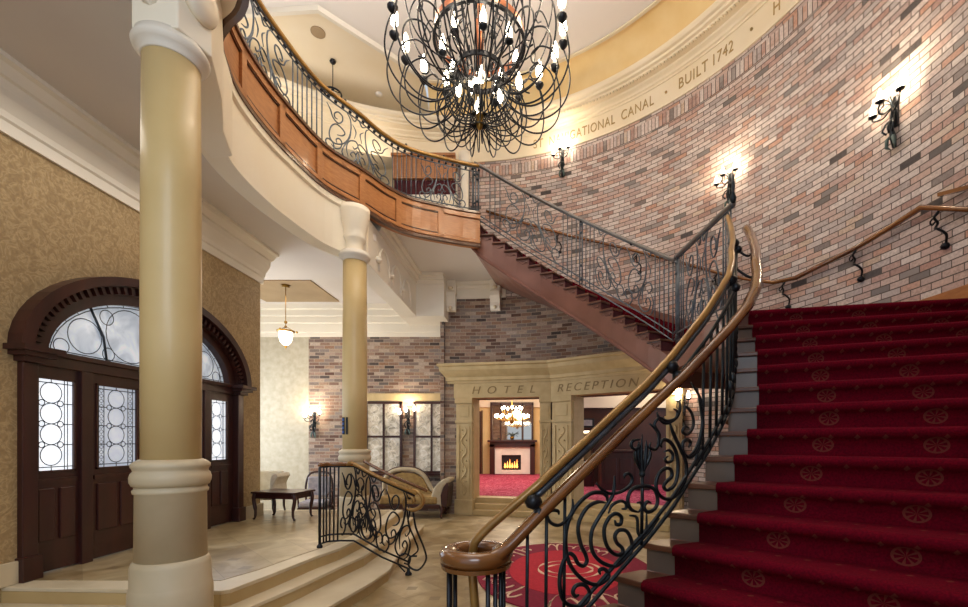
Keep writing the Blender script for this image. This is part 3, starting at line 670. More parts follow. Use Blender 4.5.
WILD = [('S', -.26, .48, .9, 62, 1), ('S', .20, .52, .88, 72, -1), ('C', -.02, .70, .52, 40, 1), ('T', .36, .78, .34, 150, 1), ('D', -.40, .80, .36, 20, -1), ('D', .42, .30, .36, 110, 1), ('C', -.12, .22, .42, 200, 1), ('T', -.44, .34, .34, 100, 1), ('D', .05, .42, .26, 60, -1), ('C', .44, .62, .28, 70, 1), ('T', .1, .12, .3, 10, -1)]
BIG = [('S', -.24, .46, .98, 70, 1), ('S', .22, .54, .98, 110, -1), ('C', -.02, .80, .52, 0, -1), ('C', 0, .20, .58, 0, 1), ('T', .40, .80, .40, 140, 1), ('D', -.40, .80, .40, 20, -1), ('D', .42, .26, .42, 110, 1), ('T', -.42, .22, .40, 50, -1), ('D', -.05, .47, .30, 90, -1), ('D', .16, .45, .26, 90, 1)]
class Rail:
    def __init__(s, t, bot, top, iron, r=.009, n=121):
        s.t = t; s.b = resample(bot, n); s.p = resample(top, n); s.n = n; s.iron = iron; s.r = r
    def P(s, t, v=0.0, off=0.0):
        x = min(max(t, 0), 1)*(s.n-1); i = min(int(x), s.n-2); f = x-i; a = s.b[i].lerp(s.b[i+1], f); c = s.p[i].lerp(s.p[i+1], f); q = a.lerp(c, v)
        if off: d = s.b[i+1]-s.b[i]; q = q+Vector((-d.y, d.x, 0)).normalized()*off
        return q
    def T(s, px, v=.5):
        best = min(range(1001), key=lambda i: abs(529+F*s.P(i/1000, v).x/s.P(i/1000, v).y-px)); return best/1000
    def bars(s, t0, t1, n, r=None, knop=False):
        for i in range(n):
            t = t0+(t1-t0)*i/max(1, n-1); a, b = s.P(t, 0), s.P(t, 1); mb = MB().tube([a, b], r or s.r*1.05, 6)
            if knop: mb.lathe([(.004, -.05), (.022, -.02), (.026, 0), (.022, .02), (.004, .05)], tuple(a.lerp(b, .2)), 8)
            mb.build('baluster', s.iron, s.t)
    def post(s, t, r=.016, z1=0, knob=True):
        a, b = s.P(t, -.02), s.P(t, 1); d = (s.P(min(1, t+.01))-s.P(max(0, t-.01))); d.z = 0; d = d.normalized()
        for s_ in (-1, 1):
            mb = MB().tube([a+d*.022*s_, b+d*.022*s_+Vector((0,0,z1))], r*.8, 6)
            mb.build('newel_bar', s.iron, s.t)
        mb = MB()
        for v in (.08, .3, .82, .95):
            q = a.lerp(b, v); mb.ball(q, .034, 8, .6)
        mb.build('newel_collar', s.iron, s.t)
    def rails(s, prof_r=.011, lo=(0, .10), hi=(1,)):
        for v in lo: MB().tube([s.P(i/60, v) for i in range(61)], prof_r, 6).build('bottom_rail', s.iron, s.t)
        for v in hi: MB().tube([s.P(i/60, v) for i in range(61)], prof_r, 6).build('top_bar', s.iron, s.t)
    def panel(s, t0, t1, motif=LYRE, v0=.08, v1=.96, spear=True, r=None, mirror=False, thin=.8):
        n_ = 30; W = sum((s.P(t0+(t1-t0)*(i+1)/n_)-s.P(t0+(t1-t0)*i/n_)).length for i in range(n_)); H = (s.P((t0+t1)/2, 1)-s.P((t0+t1)/2, 0)).length*(v1-v0)
        r = r or s.r; mb = MB(); sx = W/(1.06*H)
        for kd, cx, cy, sz, an, fl in motif:
            a = math.radians(an); ca, sa = math.cos(a), math.sin(a); pts = []
            for q in SC[kd]:
                x, y = q.x*sz, q.y*sz*fl; X, Y = cx+(x*ca-y*sa), cy+(x*sa+y*ca)
                if mirror: X = -X
                X = max(-.53, min(.53, X)); Y = max(0.0, min(1.0, Y)); pts.append(s.P(t0+(t1-t0)*(X/1.06+.5), v0+(v1-v0)*Y))
            mb.tube(pts, r*(1 if sz > .5 else thin), 5, taper=True)
        mb.build('scroll_panel', s.iron, s.t)
        if spear:
            tm = (t0+t1)/2; sp_ = MB(); sp_.tube([s.P(tm, .08), s.P(tm, .97)], r*.9, 5)
            up_ = Vector((0, 0, 1)); c = s.P(tm, .62); dd = (s.P(tm+.01, .5)-s.P(tm-.01, .5)); dd.z = 0; dd = dd.normalized(); h = .1*H/.85
            for s_ in (-1, 0, 1): sp_.tube([c, c+dd*s_*h*.35+up_*h*.5, c+dd*s_*h*.5+up_*h*1.1, c+dd*s_*h*.8+up_*h*1.7], [r*.7, r*1.9, r*1.5, r*.2], 6)
            for s_ in (-1, 1): sp_.tube([c, c+dd*s_*h*.3-up_*h*.5, c+dd*s_*h*.5-up_*h*1.2], [r*.6, r*1.5, r*.2], 6)
            sp_.ball(s.P(tm, .62), r*2.2, 8); sp_.ball(s.P(tm, .3), r*2, 8); sp_.build('leaf_spear', s.iron, s.t)
def wood_rail(t, pts, name, mat, wd=.07, h=.06, n=None):
    prof = [(-wd*.5, -h*.1), (-wd*.42, -h*.5), (wd*.42, -h*.5), (wd*.5, -h*.1), (wd*.5, h*.15), (wd*.3, h*.45), (0, h*.55), (-wd*.3, h*.45), (-wd*.5, h*.15)]
    return MB().sweep(resample(smooth(pts, 5), n or 60), prof, sm=True).build(name, mat, t)
TRA = [
 [(320,100),(318,75),(290,60),(240,65),(185,110),(145,170),(125,240),(120,310),(135,380),(170,440),(220,485),(280,500),(325,485),(330,450),(310,425),(288,432),(292,452)],
 [(312,108),(270,105),(225,130),(190,185),(182,240),(195,310),(218,355),(225,388),(208,410),(182,398),(165,365),(140,350),(115,380),(98,440),(95,510),(110,570),(150,600),(200,600),(235,570),(238,530),(210,500),(175,505),(160,535),(172,555),(188,548)],
 [(355,-20),(350,60),(320,120),(280,180),(250,240),(245,310),(265,365),(310,400),(370,410),(420,390),(440,340),(440,290),(415,245),(380,240),(360,265),(368,300),(395,325),(395,350),(370,358),(335,335),(312,290),(308,230),(330,180),(362,160),(388,176),(387,208),(366,212),(358,192)],
 [(265,15),(300,50),(340,65),(390,55),(430,25),(440,-5),(425,-30),(405,-25),(402,-8)],
 [(325,160),(345,120),(385,100),(410,110),(412,135),(392,138)],
 [(155,90),(155,140),(130,185),(90,215),(50,205),(30,170),(50,145),(82,148),(88,165)],
 [(410,395),(470,390),(510,350),(535,270),(574,205)],
 [(430,170),(465,180),(470,250),(490,320)], [(512,150),(512,240),(494,320)]]
TRB = [
 [(245,568),(205,550),(192,500),(215,450),(270,435),(325,450),(345,505),(330,550),(292,566),(275,540),(290,515),(312,522)],
 [(245,568),(264,545),(258,520),(238,520)],
 [(400,110),(420,170),(455,240),(485,310),(490,380),(470,450),(430,490),(385,500),(345,470),(335,420),(350,370),(385,345),(410,352),(415,385),(390,410),(375,435),(390,455),(420,440),(440,400),(447,330),(435,260),(405,215),(375,200),(355,220),(362,240)],
 [(375,262),(400,255),(418,275),(415,305),(390,315),(378,297),(396,284)],
 [(335,60),(345,90),(370,115),(400,115),(435,90),(440,60),(420,45)],
 [(472,70),(480,35),(510,60),(525,110),(515,150),(490,175),(468,160),(480,135),(500,142)],
 [(540,-60),(565,60),(572,130),(560,200),(540,260),(510,290),(475,270),(470,220),(490,200),(510,215),(500,240)],
 [(575,225),(545,270),(535,330),(550,375),(580,378),(600,330),(595,280),(572,260),(560,288),(575,308)],
 [(300,120),(340,165),(345,220),(328,250),(300,240),(305,215)],
 [(250,200),(215,205),(205,230),(225,250),(248,235),(240,222)]]
TRC = [[(205,215),(250,290),(265,370),(262,450),(245,520),(220,570),(190,590)], [(150,300),(150,350),(130,395),(85,410),(45,395),(20,430),(45,480),(40,540)]]
def hero(rail):
    out = []
    for L, ox, oy, sc in ((TRA, 540, 480, 4.783), (TRB, 590, 400, 5.058), (TRC, 650, 340, 5.058)):
        for c_ in L:
            tv = []
            for x, y in c_:
                px, py = ox+x/sc, oy+y/sc; t = rail.T(px, .5); a, b = rail.P(t, 0), rail.P(t, 1); z = EYE+(440-py)/F*a.y; tv.append((t, min(.99, max(.05, (z-a.z)/(b.z-a.z)))))
            out.append((tv, .0125 if len(c_) > 10 else .0105))
    return out
def hero_leaf(rail):
    def w_(px, py): t = rail.T(px, .5); a = rail.P(t, 0); return Vector((a.x, a.y, EYE+(440-py)/F*a.y))
    mb = MB()
    for pts in ([(643, 482), (643, 470), (642, 455), (643, 434)], [(642, 476), (640, 462), (639, 450), (640, 441)], [(644, 476), (646, 462), (647, 450), (647, 440)], [(644, 472), (648, 463), (651, 455), (650, 448)], [(642, 472), (638, 463), (636, 455), (637, 447)]):
        mb.tube(smooth([w_(*p) for p in pts], 4), [.005, .007, .009, .011, .013, .014, .014, .014, .013, .011, .008, .005, .002], 6)
    mb.ball(w_(643, 474), .022, 8); mb.tube([w_(643, 474), w_(643, 500), w_(642, 545)], .011, 6)
    mb.build('leaf_spear', 'iron', rail.t)
GZ = [[(208,218),(192,212),(190,192),(212,180),(236,196),(236,224),(210,238),(180,215),(165,180),(142,148)],
 [(205,300),(235,300),(252,284),(235,262),(200,245),(168,265),(158,310),(185,345),(238,342),(275,305),(290,250),(285,200),(262,150)],
 [(205,345),(200,325),(218,318),(234,338),(225,365),(195,372),(168,352)],
 [(160,372),(145,362),(135,342),(150,328),(180,345),(186,380),(160,402),(138,385)],
 [(292,250),(282,300),(255,340),(235,385),(262,425),(305,430),(325,400),(305,375),(288,390),(300,405)],
 [(272,405),(262,355),(280,320),(318,315),(335,340),(312,358),(300,345)], [(280,170),(310,205),(325,190),(315,175)], [(325,360),(345,395),(335,440),(310,450)], [(300,225),(322,262),(312,300)]]
def galmotif():
    out = []
    for c_ in GZ: out.append([((x-130)/205, max(0.0, min(1.0, (385+.4*(x-130)-y)/(265+.05*(x-130))))) for x, y in c_])
    return out
GAL = galmotif()
def galpanel(rail, t0, t1, mirror=False, v0=0, v1=1, r=None):
    mb = MB(); W_ = (rail.P(t1)-rail.P(t0)).length; n_ = max(1, round(W_/.62)) if W_ > .9 else 1
    for k_ in range(n_):
        a, b = t0+(t1-t0)*k_/n_, t0+(t1-t0)*(k_+1)/n_; mi = mirror ^ (k_ % 2 == 1)
        for c_ in GAL:
            pts = [rail.P(a+(b-a)*((1-x) if mi else x), v0+(v1-v0)*y) for x, y in c_]; mb.tube(smooth(pts, 4), r or rail.r, 5, taper=True)
    mb.build('scroll_panel', rail.iron, rail.t)
def heropanel(rail, t0, t1, mirror=False, v0=0, v1=1, r=None):
    lo, hi = HT; k_ = 0
    mb = MB()
    for c_, r_ in HERO:
        pts = [rail.P(t0+(t1-t0)*((1-(t-lo)/(hi-lo)) if mirror else (t-lo)/(hi-lo)), v0+(v1-v0)*v) for t, v in c_]
        mb.tube(smooth(pts, 3), (r or rail.r)*(1 if r_ > .011 else .85), 5, taper=True)
    mb.build('scroll_panel', rail.iron, rail.t)
# ---- lower flight balustrade
bal = thing('stair_balustrade', 'large wrought iron scroll balustrade with thick polished handrail curving up beside the red carpet', 'railing', V3(Sj(-9), 0))
jl = [x*.5 for x in range(-18, 15)]
bot = [V3(Sj(j), zj(j)+.035) for j in jl]
def toff(j): return .17-(.12 if j <= -4 else (.12*(0-j)/4 if j < 0 else 0))+.0
def thick(j):
    o = .02 if j <= -4 else (.02+.14*(j+4)/4 if j < 0 else .16); return V3(Sj(j, .17-o), zj(j)+.86)
topl = [V3(Sj(j, .16), zj(j)+.84) for j in jl]
rl = Rail(bal, smooth(bot, 2), smooth(topl, 2), 'iron', .0095)
rl.rails(.013, lo=(0, .085), hi=(1,))
rl.bars(rl.T(527, .4), rl.T(564, .4), 3, .0105)
t1, t2, t3 = rl.T(566, .4), rl.T(640, .4), rl.T(712, .45)
HERO = hero(rl)
for c_, r_ in HERO: MB().tube(smooth([rl.P(t, v) for t, v in c_], 4), r_, 7, taper=True).build('scroll', 'iron', bal)
hero_leaf(rl)
rl.bars(rl.T(703, .5), rl.T(727, .5), 5, .0105)
ta = rl.T(727, .5)
rl.bars(ta+.02, .97, 16, .0105, True)
HT = (min(t for c_, _ in HERO for t, v in c_), max(t for c_, _ in HERO for t, v in c_))
rl.post(.985, .02)
tk = [thick(j) for j in jl if j >= -8]
VC = Vector((-.28, 2.40, 1.075)); VR = .145
lead = [VC+Vector((VR*math.cos(a), VR*math.sin(a), 0)) for a in [math.radians(x) for x in (215, 240, 262, 282, 300)]]
wood_rail(bal, lead[-3:]+[Vector((-.13, 2.31, 1.115))]+tk[1:], 'handrail', 'rail', .078, .066, 90)
ringp = [VC+Vector((VR*math.cos(i*PI/18), VR*math.sin(i*PI/18), 0)) for i in range(36)]
MB().sweep(ringp, [(-.05, -.01), (-.04, -.04), (.04, -.04), (.05, -.01), (.05, .012), (.03, .034), (0, .04), (-.03, .034), (-.05, .012)], loop=True, sm=True).build('handrail_volute', 'rail', bal)
MB().sweep(ringp, [(-.04, -.065), (.04, -.065), (.045, -.042), (-.045, -.042)], loop=True).build('volute_moulding', 'rail', bal)
for a in (150, 172, 194, 70, 100, 300, 318, 336, 356):
    q = VC+Vector((VR*math.cos(math.radians(a)), VR*math.sin(math.radians(a)), -.06)); MB().tube([V3(q, 0.0), q], .013, 6).build('baluster', 'ironblack', bal)
thn = [V3(Sj(j, .19), zj(j)+.99) for j in jl if j >= -7.5]
st_ = [Vector((VC.x+.03, VC.y-.02, .0)), Vector((VC.x+.03, VC.y-.03, .45)), Vector((VC.x-.01, VC.y-.02, .85)), Vector((VC.x-.02, VC.y, 1.08)), Vector((VC.x+.04, VC.y, 1.19))]
MB().tube(smooth(st_+thn, 5), .024, 8).build('safety_rail', 'railgold', bal)
MB().tube(smooth([V3(Sj(j, .20), zj(j)+.93) for j in jl if j >= -7.5], 3), .022, 6).build('safety_rail_bar', 'ironpale', bal)
for j in (-7.6, -3.0, 1.2, 4.4):
    p = V3(Sj(j, .18), zj(j)+.93); mb = MB().ball(p, .05, 8, .9).ball(p+Vector((.03, -.02, -.06)), .035, 8); mb.build('rail_bracket', 'ironblack', bal)
for j in (3.4, 5.6):
    a = V3(Sj(j, .2), zj(j)+.9); b = thick(j)-Vector((0,0,.04)); MB().tube(smooth([a, a+Vector((.03,-.01,-.09)), b+Vector((-.05,0,-.12)), b+Vector((.0,0,-.08)), b], 4), .011, 6).build('rail_bracket', 'ironblack', bal)
# spear finial on the corner post
pc = rl.P(.985, 1)
# ---- landing balustrade
n16 = V3(Nk(16), 0)+Vector((-.0, -.12, 0)); s7 = V3(Sj(7, .17), 0)
cor = at(677, 300, 5.95); cor.z = 0; end = at(733, 205, 4.62); end.z = 0
lb = thing('landing_balustrade', 'short wrought iron balustrade along the landing, between the corner newel and the lower flight', 'railing', cor+Vector((0,0,ZL)))
r2 = Rail(lb, [cor+Vector((0,0,ZL+.03)), end+Vector((0,0,ZL+.03))], [cor+Vector((0,0,4.08)), end+Vector((0,0,4.08))], 'ironpale', .009)
r2.rails(.011); r2.post(.0, .017); r2.bars(.05, .14, 3); galpanel(r2, .16, .5, r=.010); galpanel(r2, .5, .84, True, r=.010); r2.bars(.86, .97, 4)
wood_rail(lb, [cor+Vector((0,0,4.11)), cor.lerp(end, .5)+Vector((0,0,4.11)), end+Vector((0,0,4.11))], 'handrail', 'railgrey', .06, .055)
MB().lathe([(.02, 0), (.035, .05), (.012, .12), (.022, .17), (.004, .34)], end+Vector((0,0,4.11)), 8).build('finial', 'iron', lb)
# ---- upper flight balustrade
ub = thing('flight_balustrade', 'long wrought iron scroll balustrade climbing the upper flight to the gallery', 'railing', V3(Nk(16), ZL))
ins = Vector((.03, .06, 0))
top0 = at(487, 163, 8.12); top1 = at(677, 258, 5.95)
bt = [V3(Nk(k_), zk(k_)+.10)+ins for k_ in [x*.5 for x in range(-1, 33)]]+[cor+Vector((0,0,ZL+.10))]
tt = []
for i, q in enumerate(bt): f = i/(len(bt)-1); tt.append(Vector((q.x, q.y, top0.z+(top1.z-top0.z)*f)))
r3 = Rail(ub, bt, tt, 'ironpale', .0085)
r3.rails(.011, lo=(0, .09))
T3 = lambda px: r3.T(px, .5)
r3.bars(T3(490), T3(500), 3); galpanel(r3, T3(502), T3(560), v0=.1, r=.0105); r3.bars(T3(563), T3(576), 4); r3.post(T3(581)); r3.bars(T3(586), T3(594), 3)
galpanel(r3, T3(597), T3(652), True, v0=.1, r=.0105); r3.bars(T3(655), T3(673), 5); r3.post(.0)
wood_rail(ub, [q+Vector((0,0,.03)) for q in tt], 'handrail', 'railgrey', .066, .06)
for px in (531, 581, 631): q = r3.P(T3(px), 1); MB().ball(q, .03, 8).build('collar', 'ironblack', ub)
# ---- gallery balustrade
gb = thing('gallery_balustrade', 'curved wrought iron balustrade with gilt handrail along the upper gallery edge', 'railing', (-2.9, 5.4, U))
ge = resample(edge(0, .09), 121); gtop = 6.58
r4 = Rail(gb, [V3(p, U+.05) for p in ge], [V3(p, gtop-.10) for p in ge], 'ironpale', .0082)
r4.rails(.010, lo=(0, .09)); MB().tube([V3(p, gtop-.03) for p in ge], .009, 6).build('top_bar', 'ironpale', gb)
for i in range(0, 121):
    if i % 2 == 0 and i > 12:
        q = ge[i]; mb = MB().ball((q.x, q.y, gtop-.065), .026, 6, .9); mb.build('rail_knot', 'ironblack', gb)
wood_rail(gb, [V3(p, gtop+.01) for p in ge[::3]], 'handrail', 'railgold', .075, .055, 120)
T4 = lambda px: r4.T(px, .5)
def hunt(px, lo=.25):
    best = min(range(int(lo*1000), 1001), key=lambda i: abs(529+F*r4.P(i/1000, .4).x/r4.P(i/1000, .4).y-px)); return best/1000
segs = [(231, 260, 'p'), (260, 291, 'q'), (293, 322, 'b7'), (325, 358, 'p'), (358, 390, 'q'), (393, 416, 'b6'), (419, 442, 'p'), (442, 466, 'q'), (469, 480, 'b4')]
for a, b, k_ in segs:
    if k_ in 'pq': galpanel(r4, hunt(a), hunt(b), k_ == 'q', r=.010)
    else: r4.bars(hunt(a), hunt(b), int(k_[1:]))
h0 = hunt(228); r4.bars(.05, h0-.02, 14)
r4.post(.995); 
for px in (345, 406, 444): q = r4.P(hunt(px), 1.0)+Vector((0,0,.15)); MB().ball(q, .022, 8).build('rail_stud', 'ironblack', gb)
# ---- platform balustrade
pb = thing('platform_balustrade', 'small wrought iron scroll balustrade with curled end beside the curved platform steps', 'railing', (-2.3, 5.4, ZP))
pbot = [(-2.46, 5.29, ZP+.05), (-2.42, 5.41, ZP+.05), (-2.28, 5.46, ZP+.05), (-2.12, 5.45, ZP+.05), (-1.8, 5.5, .25), (-1.50, 5.6, .08)]
ptop = [(-2.46, 5.29, 1.36), (-2.42, 5.41, 1.36), (-2.28, 5.46, 1.36), (-2.12, 5.45, 1.36), (-1.8, 5.5, 1.18), (-1.42, 5.6, .985)]
r5 = Rail(pb, pbot, ptop, 'ironblack', .010)
r5.rails(.012, lo=(0, .09)); r5.bars(.0, .0, 1, .016); r5.bars(.05, .2, 5, .010)
ty = r5.T(352); galpanel(r5, .22, .42, r=.011, v0=.08); galpanel(r5, .42, .70, True, r=.011, v0=.08); galpanel(r5, .68, .98, r=.011, v0=.08); galpanel(r5, .3, .6, r=.009, v0=.08)
wood_rail(pb, [Vector(p)+Vector((0,0,.03)) for p in ptop[:4]], 'handrail', 'rail', .06, .045)
wood_rail(pb, [Vector(p)+Vector((0,0,.03)) for p in ((-2.2, 5.455, 1.36), (-2.12, 5.45, 1.36), (-1.8, 5.5, 1.18), (-1.40, 5.6, .985))], 'handrail', 'railgold', .055, .045)
wood_rail(pb, [Vector(p)+Vector((.06,.10,.04)) for p in ((-2.12, 5.5, 1.38), (-1.8, 5.55, 1.20), (-1.36, 5.65, .99))], 'handrail', 'rail', .045, .04)
Q = lambda px, py: at(px, py, 5.6)
cu = [Q(412, 489), Q(419, 493), Q(423, 500), Q(420, 507), Q(412, 510), Q(405, 506), Q(405, 499), Q(410, 496), Q(414, 500), Q(412, 504)]
MB().tube(smooth(cu, 5), .026, 8, taper=True).build('rail_curl', 'railgold', pb)
MB().tube(smooth([Q(413, 510), Q(416, 528), Q(424, 548), Q(426, 560), Q(418, 570), Q(409, 566), Q(410, 557), Q(417, 556)], 5), .013, 6).build('end_scroll', 'ironblack', pb)
MB().tube(smooth([Q(407, 508), Q(409, 525), Q(415, 540), Q(418, 550), Q(412, 556)], 5), .011, 6).build('end_scroll', 'ironblack', pb)
MB().tube(smooth([Q(405, 572), Q(398, 563), Q(402, 554), Q(410, 556), Q(409, 564), Q(404, 563)], 5), .010, 6).build('end_scroll', 'ironblack', pb)
MB().lathe([(.04, 0), (.045, .02), (.02, .05), (.02, .09)], (-1.50, 5.6, 0), 10).build('foot', 'ironblack', pb); MB().lathe([(.03, ZP), (.035, ZP+.02), (.018, ZP+.05)], (-2.46, 5.29, 0), 10).build('foot', 'ironblack', pb)
# ---- wall handrail
wh = thing('wall_handrail', 'polished wooden handrail on iron scroll brackets along the brick wall above the landing', 'handrail', drum(.2, R-.1, 4.1))
hp = [(487, 211), (530, 224), (570, 235), (620, 246), (677, 260), (730, 274), (757, 279), (778, 281), (800, 276), (830, 261), (860, 246), (895, 225), (929, 203)]
pts = [drum(phi(px), R-.09, drum_z(px, py, R-.09)) for px, py in hp]
zl_ = pts[-1].z; a_ = phi(929)
pts += [drum(a_-x*.05, R-.09, zl_-x*.05*R*.55) for x in range(1, 12)]
MB().sweep(pts, [(-.03, -.01), (-.02, -.03), (.02, -.03), (.03, -.01), (.03, .01), (.015, .028), (-.015, .028), (-.03, .01)], sm=True).build('handrail', 'rail', wh)
sh = [drum(phi(946)-x*.05, R-.07, drum_z(946, 195)-x*.05*R*.3) for x in range(0, 9)]
MB().sweep(sh, [(-.025, -.02), (.025, -.02), (.025, .02), (-.025, .02)]).build('upper_handrail', 'rail', wh)
def rz_at(a):
    for i in range(len(pts)-1):
        q0, q1 = math.atan2(pts[i].y-CY, pts[i].x-CX), math.atan2(pts[i+1].y-CY, pts[i+1].x-CX)
        if q0 >= a >= q1: return pts[i].z+(pts[i+1].z-pts[i].z)*(q0-a)/(q0-q1)
    return pts[-1].z
for a in (phi(947), phi(862), phi(789), phi(720), phi(640), phi(560), -.2):
    z = rz_at(a)-.03; I = lambda d, dz, s_=0: drum(a+s_/R, R-d, z+dz)
    mb = MB().tube(smooth([I(.09, 0), I(.12, -.06, .02), I(.05, -.10, .05), I(.10, -.17, .03), I(.13, -.20, -.03), I(.06, -.26, -.05), I(.03, -.33, -.02), I(.01, -.36, 0)], 5), .013, 6)
    mb.ball(I(.02, -.36), .045, 8, .8).tube(smooth([I(.09, -.02), I(.10, -.07, .08), I(.06, -.10, .10), I(.05, -.06, .06)], 4), .009, 5); mb.build('wall_bracket', 'ironblack', wh)
# =====================================================================  CHANDELIER
CH = Vector((-.57, 5.2, 0)); cz0 = 5.9
chd = thing('chandelier', 'huge wrought iron chandelier of looping arms with a ring of candle bulbs', 'chandelier', CH+Vector((0,0,5.28)))
def cyl(pts, a, da=0): return [CH+Vector((r*math.cos(a+da*i/len(pts)), r*math.sin(a+da*i/len(pts)), z)) for i, (r, z) in enumerate(pts)]
def sm2(pr, n=5): return [(p.x, p.z) for p in smooth([(r, 0, z) for r, z in pr], n)]
def band(r, z, h, th, nm, mt): MB().sweep([CH+Vector((r*math.cos(-i*PI/24), r*math.sin(-i*PI/24), z)) for i in range(48)], [(0, -h/2), (th, -h/2), (th, h/2), (0, h/2)], loop=True).build(nm, mt, chd)
band(.50, 6.32, .08, .02, 'upper_band', 'copper'); band(.50, 6.26, .03, .035, 'band_edge', 'ironblack'); band(.27, 5.92, .05, .02, 'lower_band', 'ironblack'); band(.16, 6.02, .03, .015, 'inner_band', 'copper')
MB().tube([CH+Vector((0,0,6.0)), CH+Vector((0,0,9.2))], .045, 8).build('stem', 'copper', chd)
MB().lathe([(.001, 5.26), (.03, 5.28), (.045, 5.33), (.03, 5.38), (.05, 5.42), (.02, 5.46)], CH, 12).build('finial', 'brass', chd)
MB().tube([CH+Vector((0,0,5.4)), CH+Vector((0,0,6.0))], .012, 6).build('lower_stem', 'ironblack', chd)
NA_ = 36
for i in range(NA_):
    a = 2*PI*i/NA_+.06; m = i % 2
    pr = [(.27, 5.92), (.25, 5.80), (.30, 5.66), (.42, 5.50), (.62, 5.41), (.82, 5.46), (.98, 5.62), (1.05, 5.85), (1.03, 6.08), (.97, 6.26)] if m == 0 else [(.26, 5.92), (.22, 5.82), (.25, 5.70), (.36, 5.58), (.54, 5.52), (.72, 5.58), (.86, 5.74), (.90, 5.94), (.84, 6.10), (.70, 6.16), (.60, 6.08), (.62, 5.98), (.69, 5.98)]
    MB().tube(cyl(sm2(pr, 4), a), .0095, 5).build('arm', 'ironblack', chd)
    if m == 0:
        c = CH+Vector((.97*math.cos(a), .97*math.sin(a), 0))
        cn = MB().lathe([(.01, 6.24), (.045, 6.28), (.06, 6.31), (.055, 6.325), (.02, 6.33)], c, 10).build('candle_cup', 'ironblack', chd)
        MB().lathe([(.022, 6.33), (.022, 6.42)], c, 10).build('candle', 'candle', cn)
        MB().lathe([(.02, 6.40), (.042, 6.44), (.046, 6.50), (.032, 6.58), (.004, 6.64)], c, 10).build('bulb', 'bulb', cn)
for i in range(20):   # inner lower basket loops
    a = 2*PI*i/20; MB().tube(cyl(sm2([(.04, 5.46), (.14, 5.40), (.30, 5.47), (.38, 5.64), (.34, 5.80), (.26, 5.90)], 4), a), .0075, 5).build('basket_wire', 'ironblack', chd)
    MB().tube(cyl(sm2([(.03, 5.34), (.12, 5.27), (.30, 5.22), (.44, 5.30), (.50, 5.46), (.46, 5.62), (.36, 5.70), (.30, 5.62)], 4), a+.1, .12), .0075, 5).build('basket_loop', 'ironblack', chd)
for i in range(16):   # cage bars up to the copper band
    a = 2*PI*i/16+.1; MB().tube(cyl(sm2([(.28, 5.92), (.40, 6.04), (.49, 6.28), (.52, 6.6), (.44, 6.95), (.36, 7.2), (.42, 7.5), (.5, 7.7)], 4), a), .010, 5).build('cage_bar', 'ironblack', chd)
    MB().tube(cyl(sm2([(.30, 5.98), (.50, 6.02), (.68, 6.16), (.80, 6.40), (.84, 6.66), (.76, 6.84), (.68, 6.80), (.70, 6.70), (.75, 6.72)], 4), a+.2), .0085, 5).build('cage_scroll', 'ironblack', chd)
    MB().tube(cyl(sm2([(.14, 6.02), (.20, 6.2), (.33, 6.42), (.30, 6.62), (.2, 6.66), (.2, 6.55), (.26, 6.5)], 4), a+.2), .007, 5).build('inner_scroll', 'ironblack', chd)
for i in range(8):
    a = 2*PI*i/8+.2; c = CH+Vector((.42*math.cos(a), .42*math.sin(a), 0))
    cn = MB().lathe([(.01, 6.04), (.05, 6.07), (.05, 6.09), (.01, 6.1)], c, 10).build('candle_cup', 'ironblack', chd); MB().tube([CH+Vector((.27*math.cos(a), .27*math.sin(a), 5.95)), c+Vector((0,0,6.05))], .009, 5).build('inner_arm', 'ironblack', cn)
    MB().lathe([(.016, 6.1), (.036, 6.14), (.036, 6.2), (.004, 6.3)], c, 10).build('bulb', 'bulb', cn)
    c = CH+Vector((.24*math.cos(a), .24*math.sin(a), 0)); i % 2 or MB().lathe([(.016, 5.62), (.034, 5.66), (.034, 5.72), (.004, 5.82)], c, 10).build('bulb', 'bulb', chd)
for i in range(6):
    a = PI*i/3; light('chandelier_lamp', 'POINT', CH+Vector((.97*math.cos(a), .97*math.sin(a), 6.75)), 27, WARM, .12)
# =====================================================================  COLUMNS
def column(loc, label):
    t = thing('column', label, 'column', loc, 0, 'columns under the gallery')
    P = lambda pr, nm, mt, n=40: MB().lathe(pr, (0,0,0), n).build(nm, mt, t, local=True)
    P([(.235, 0), (.235, .66), (.228, .70), (.225, .71), (.222, .84), (.212, .87), (.20, .88)], 'plinth', 'colbase')
    P([(.2, .88), (.197, 1.32), (.207, 1.325), (.21, 1.345), (.2, 1.355), (.2, 1.37)], 'pedestal', 'colbase')
    P([(.2, 1.37), (.212, 1.375), (.223, 1.40), (.225, 1.43), (.218, 1.455), (.205, 1.47), (.208, 1.485), (.218, 1.50), (.218, 1.52), (.2, 1.535), (.176, 1.55)], 'base_ring', 'colbase')
    P([(.167, 1.55), (.169, 2.4), (.166, 3.4), (.161, 4.24)], 'shaft', 'column')
    P([(.165, 4.24), (.172, 4.245), (.172, 4.265), (.2, 4.285), (.212, 4.30), (.218, 4.32), (.21, 4.34), (.2, 4.35), (.2, ZF)], 'capital_ring', 'ivory')
    return t
c1 = column((-2.445, 3.08, 0), 'nearest buff column, standing in front of the arched entrance door')
c2 = dup(c1); c2.location = (-2.515, 6.5, 0); TOP[c2.name] = Matrix.Translation((-2.515, 6.5, 0))
c2['label'] = 'farther buff column, rising behind the iron railing of the platform'
MB().lathe([(.14, ZF), (.125, 4.42), (.125, 4.54), (.155, 4.58), (.165, 4.61), (.155, 4.63), (.17, 4.72), (.20, 4.84), (.215, 4.97), (.22, 5.04)], (-2.55, 6.56, 0), 32).build('upper_drum', 'covecream', c2)
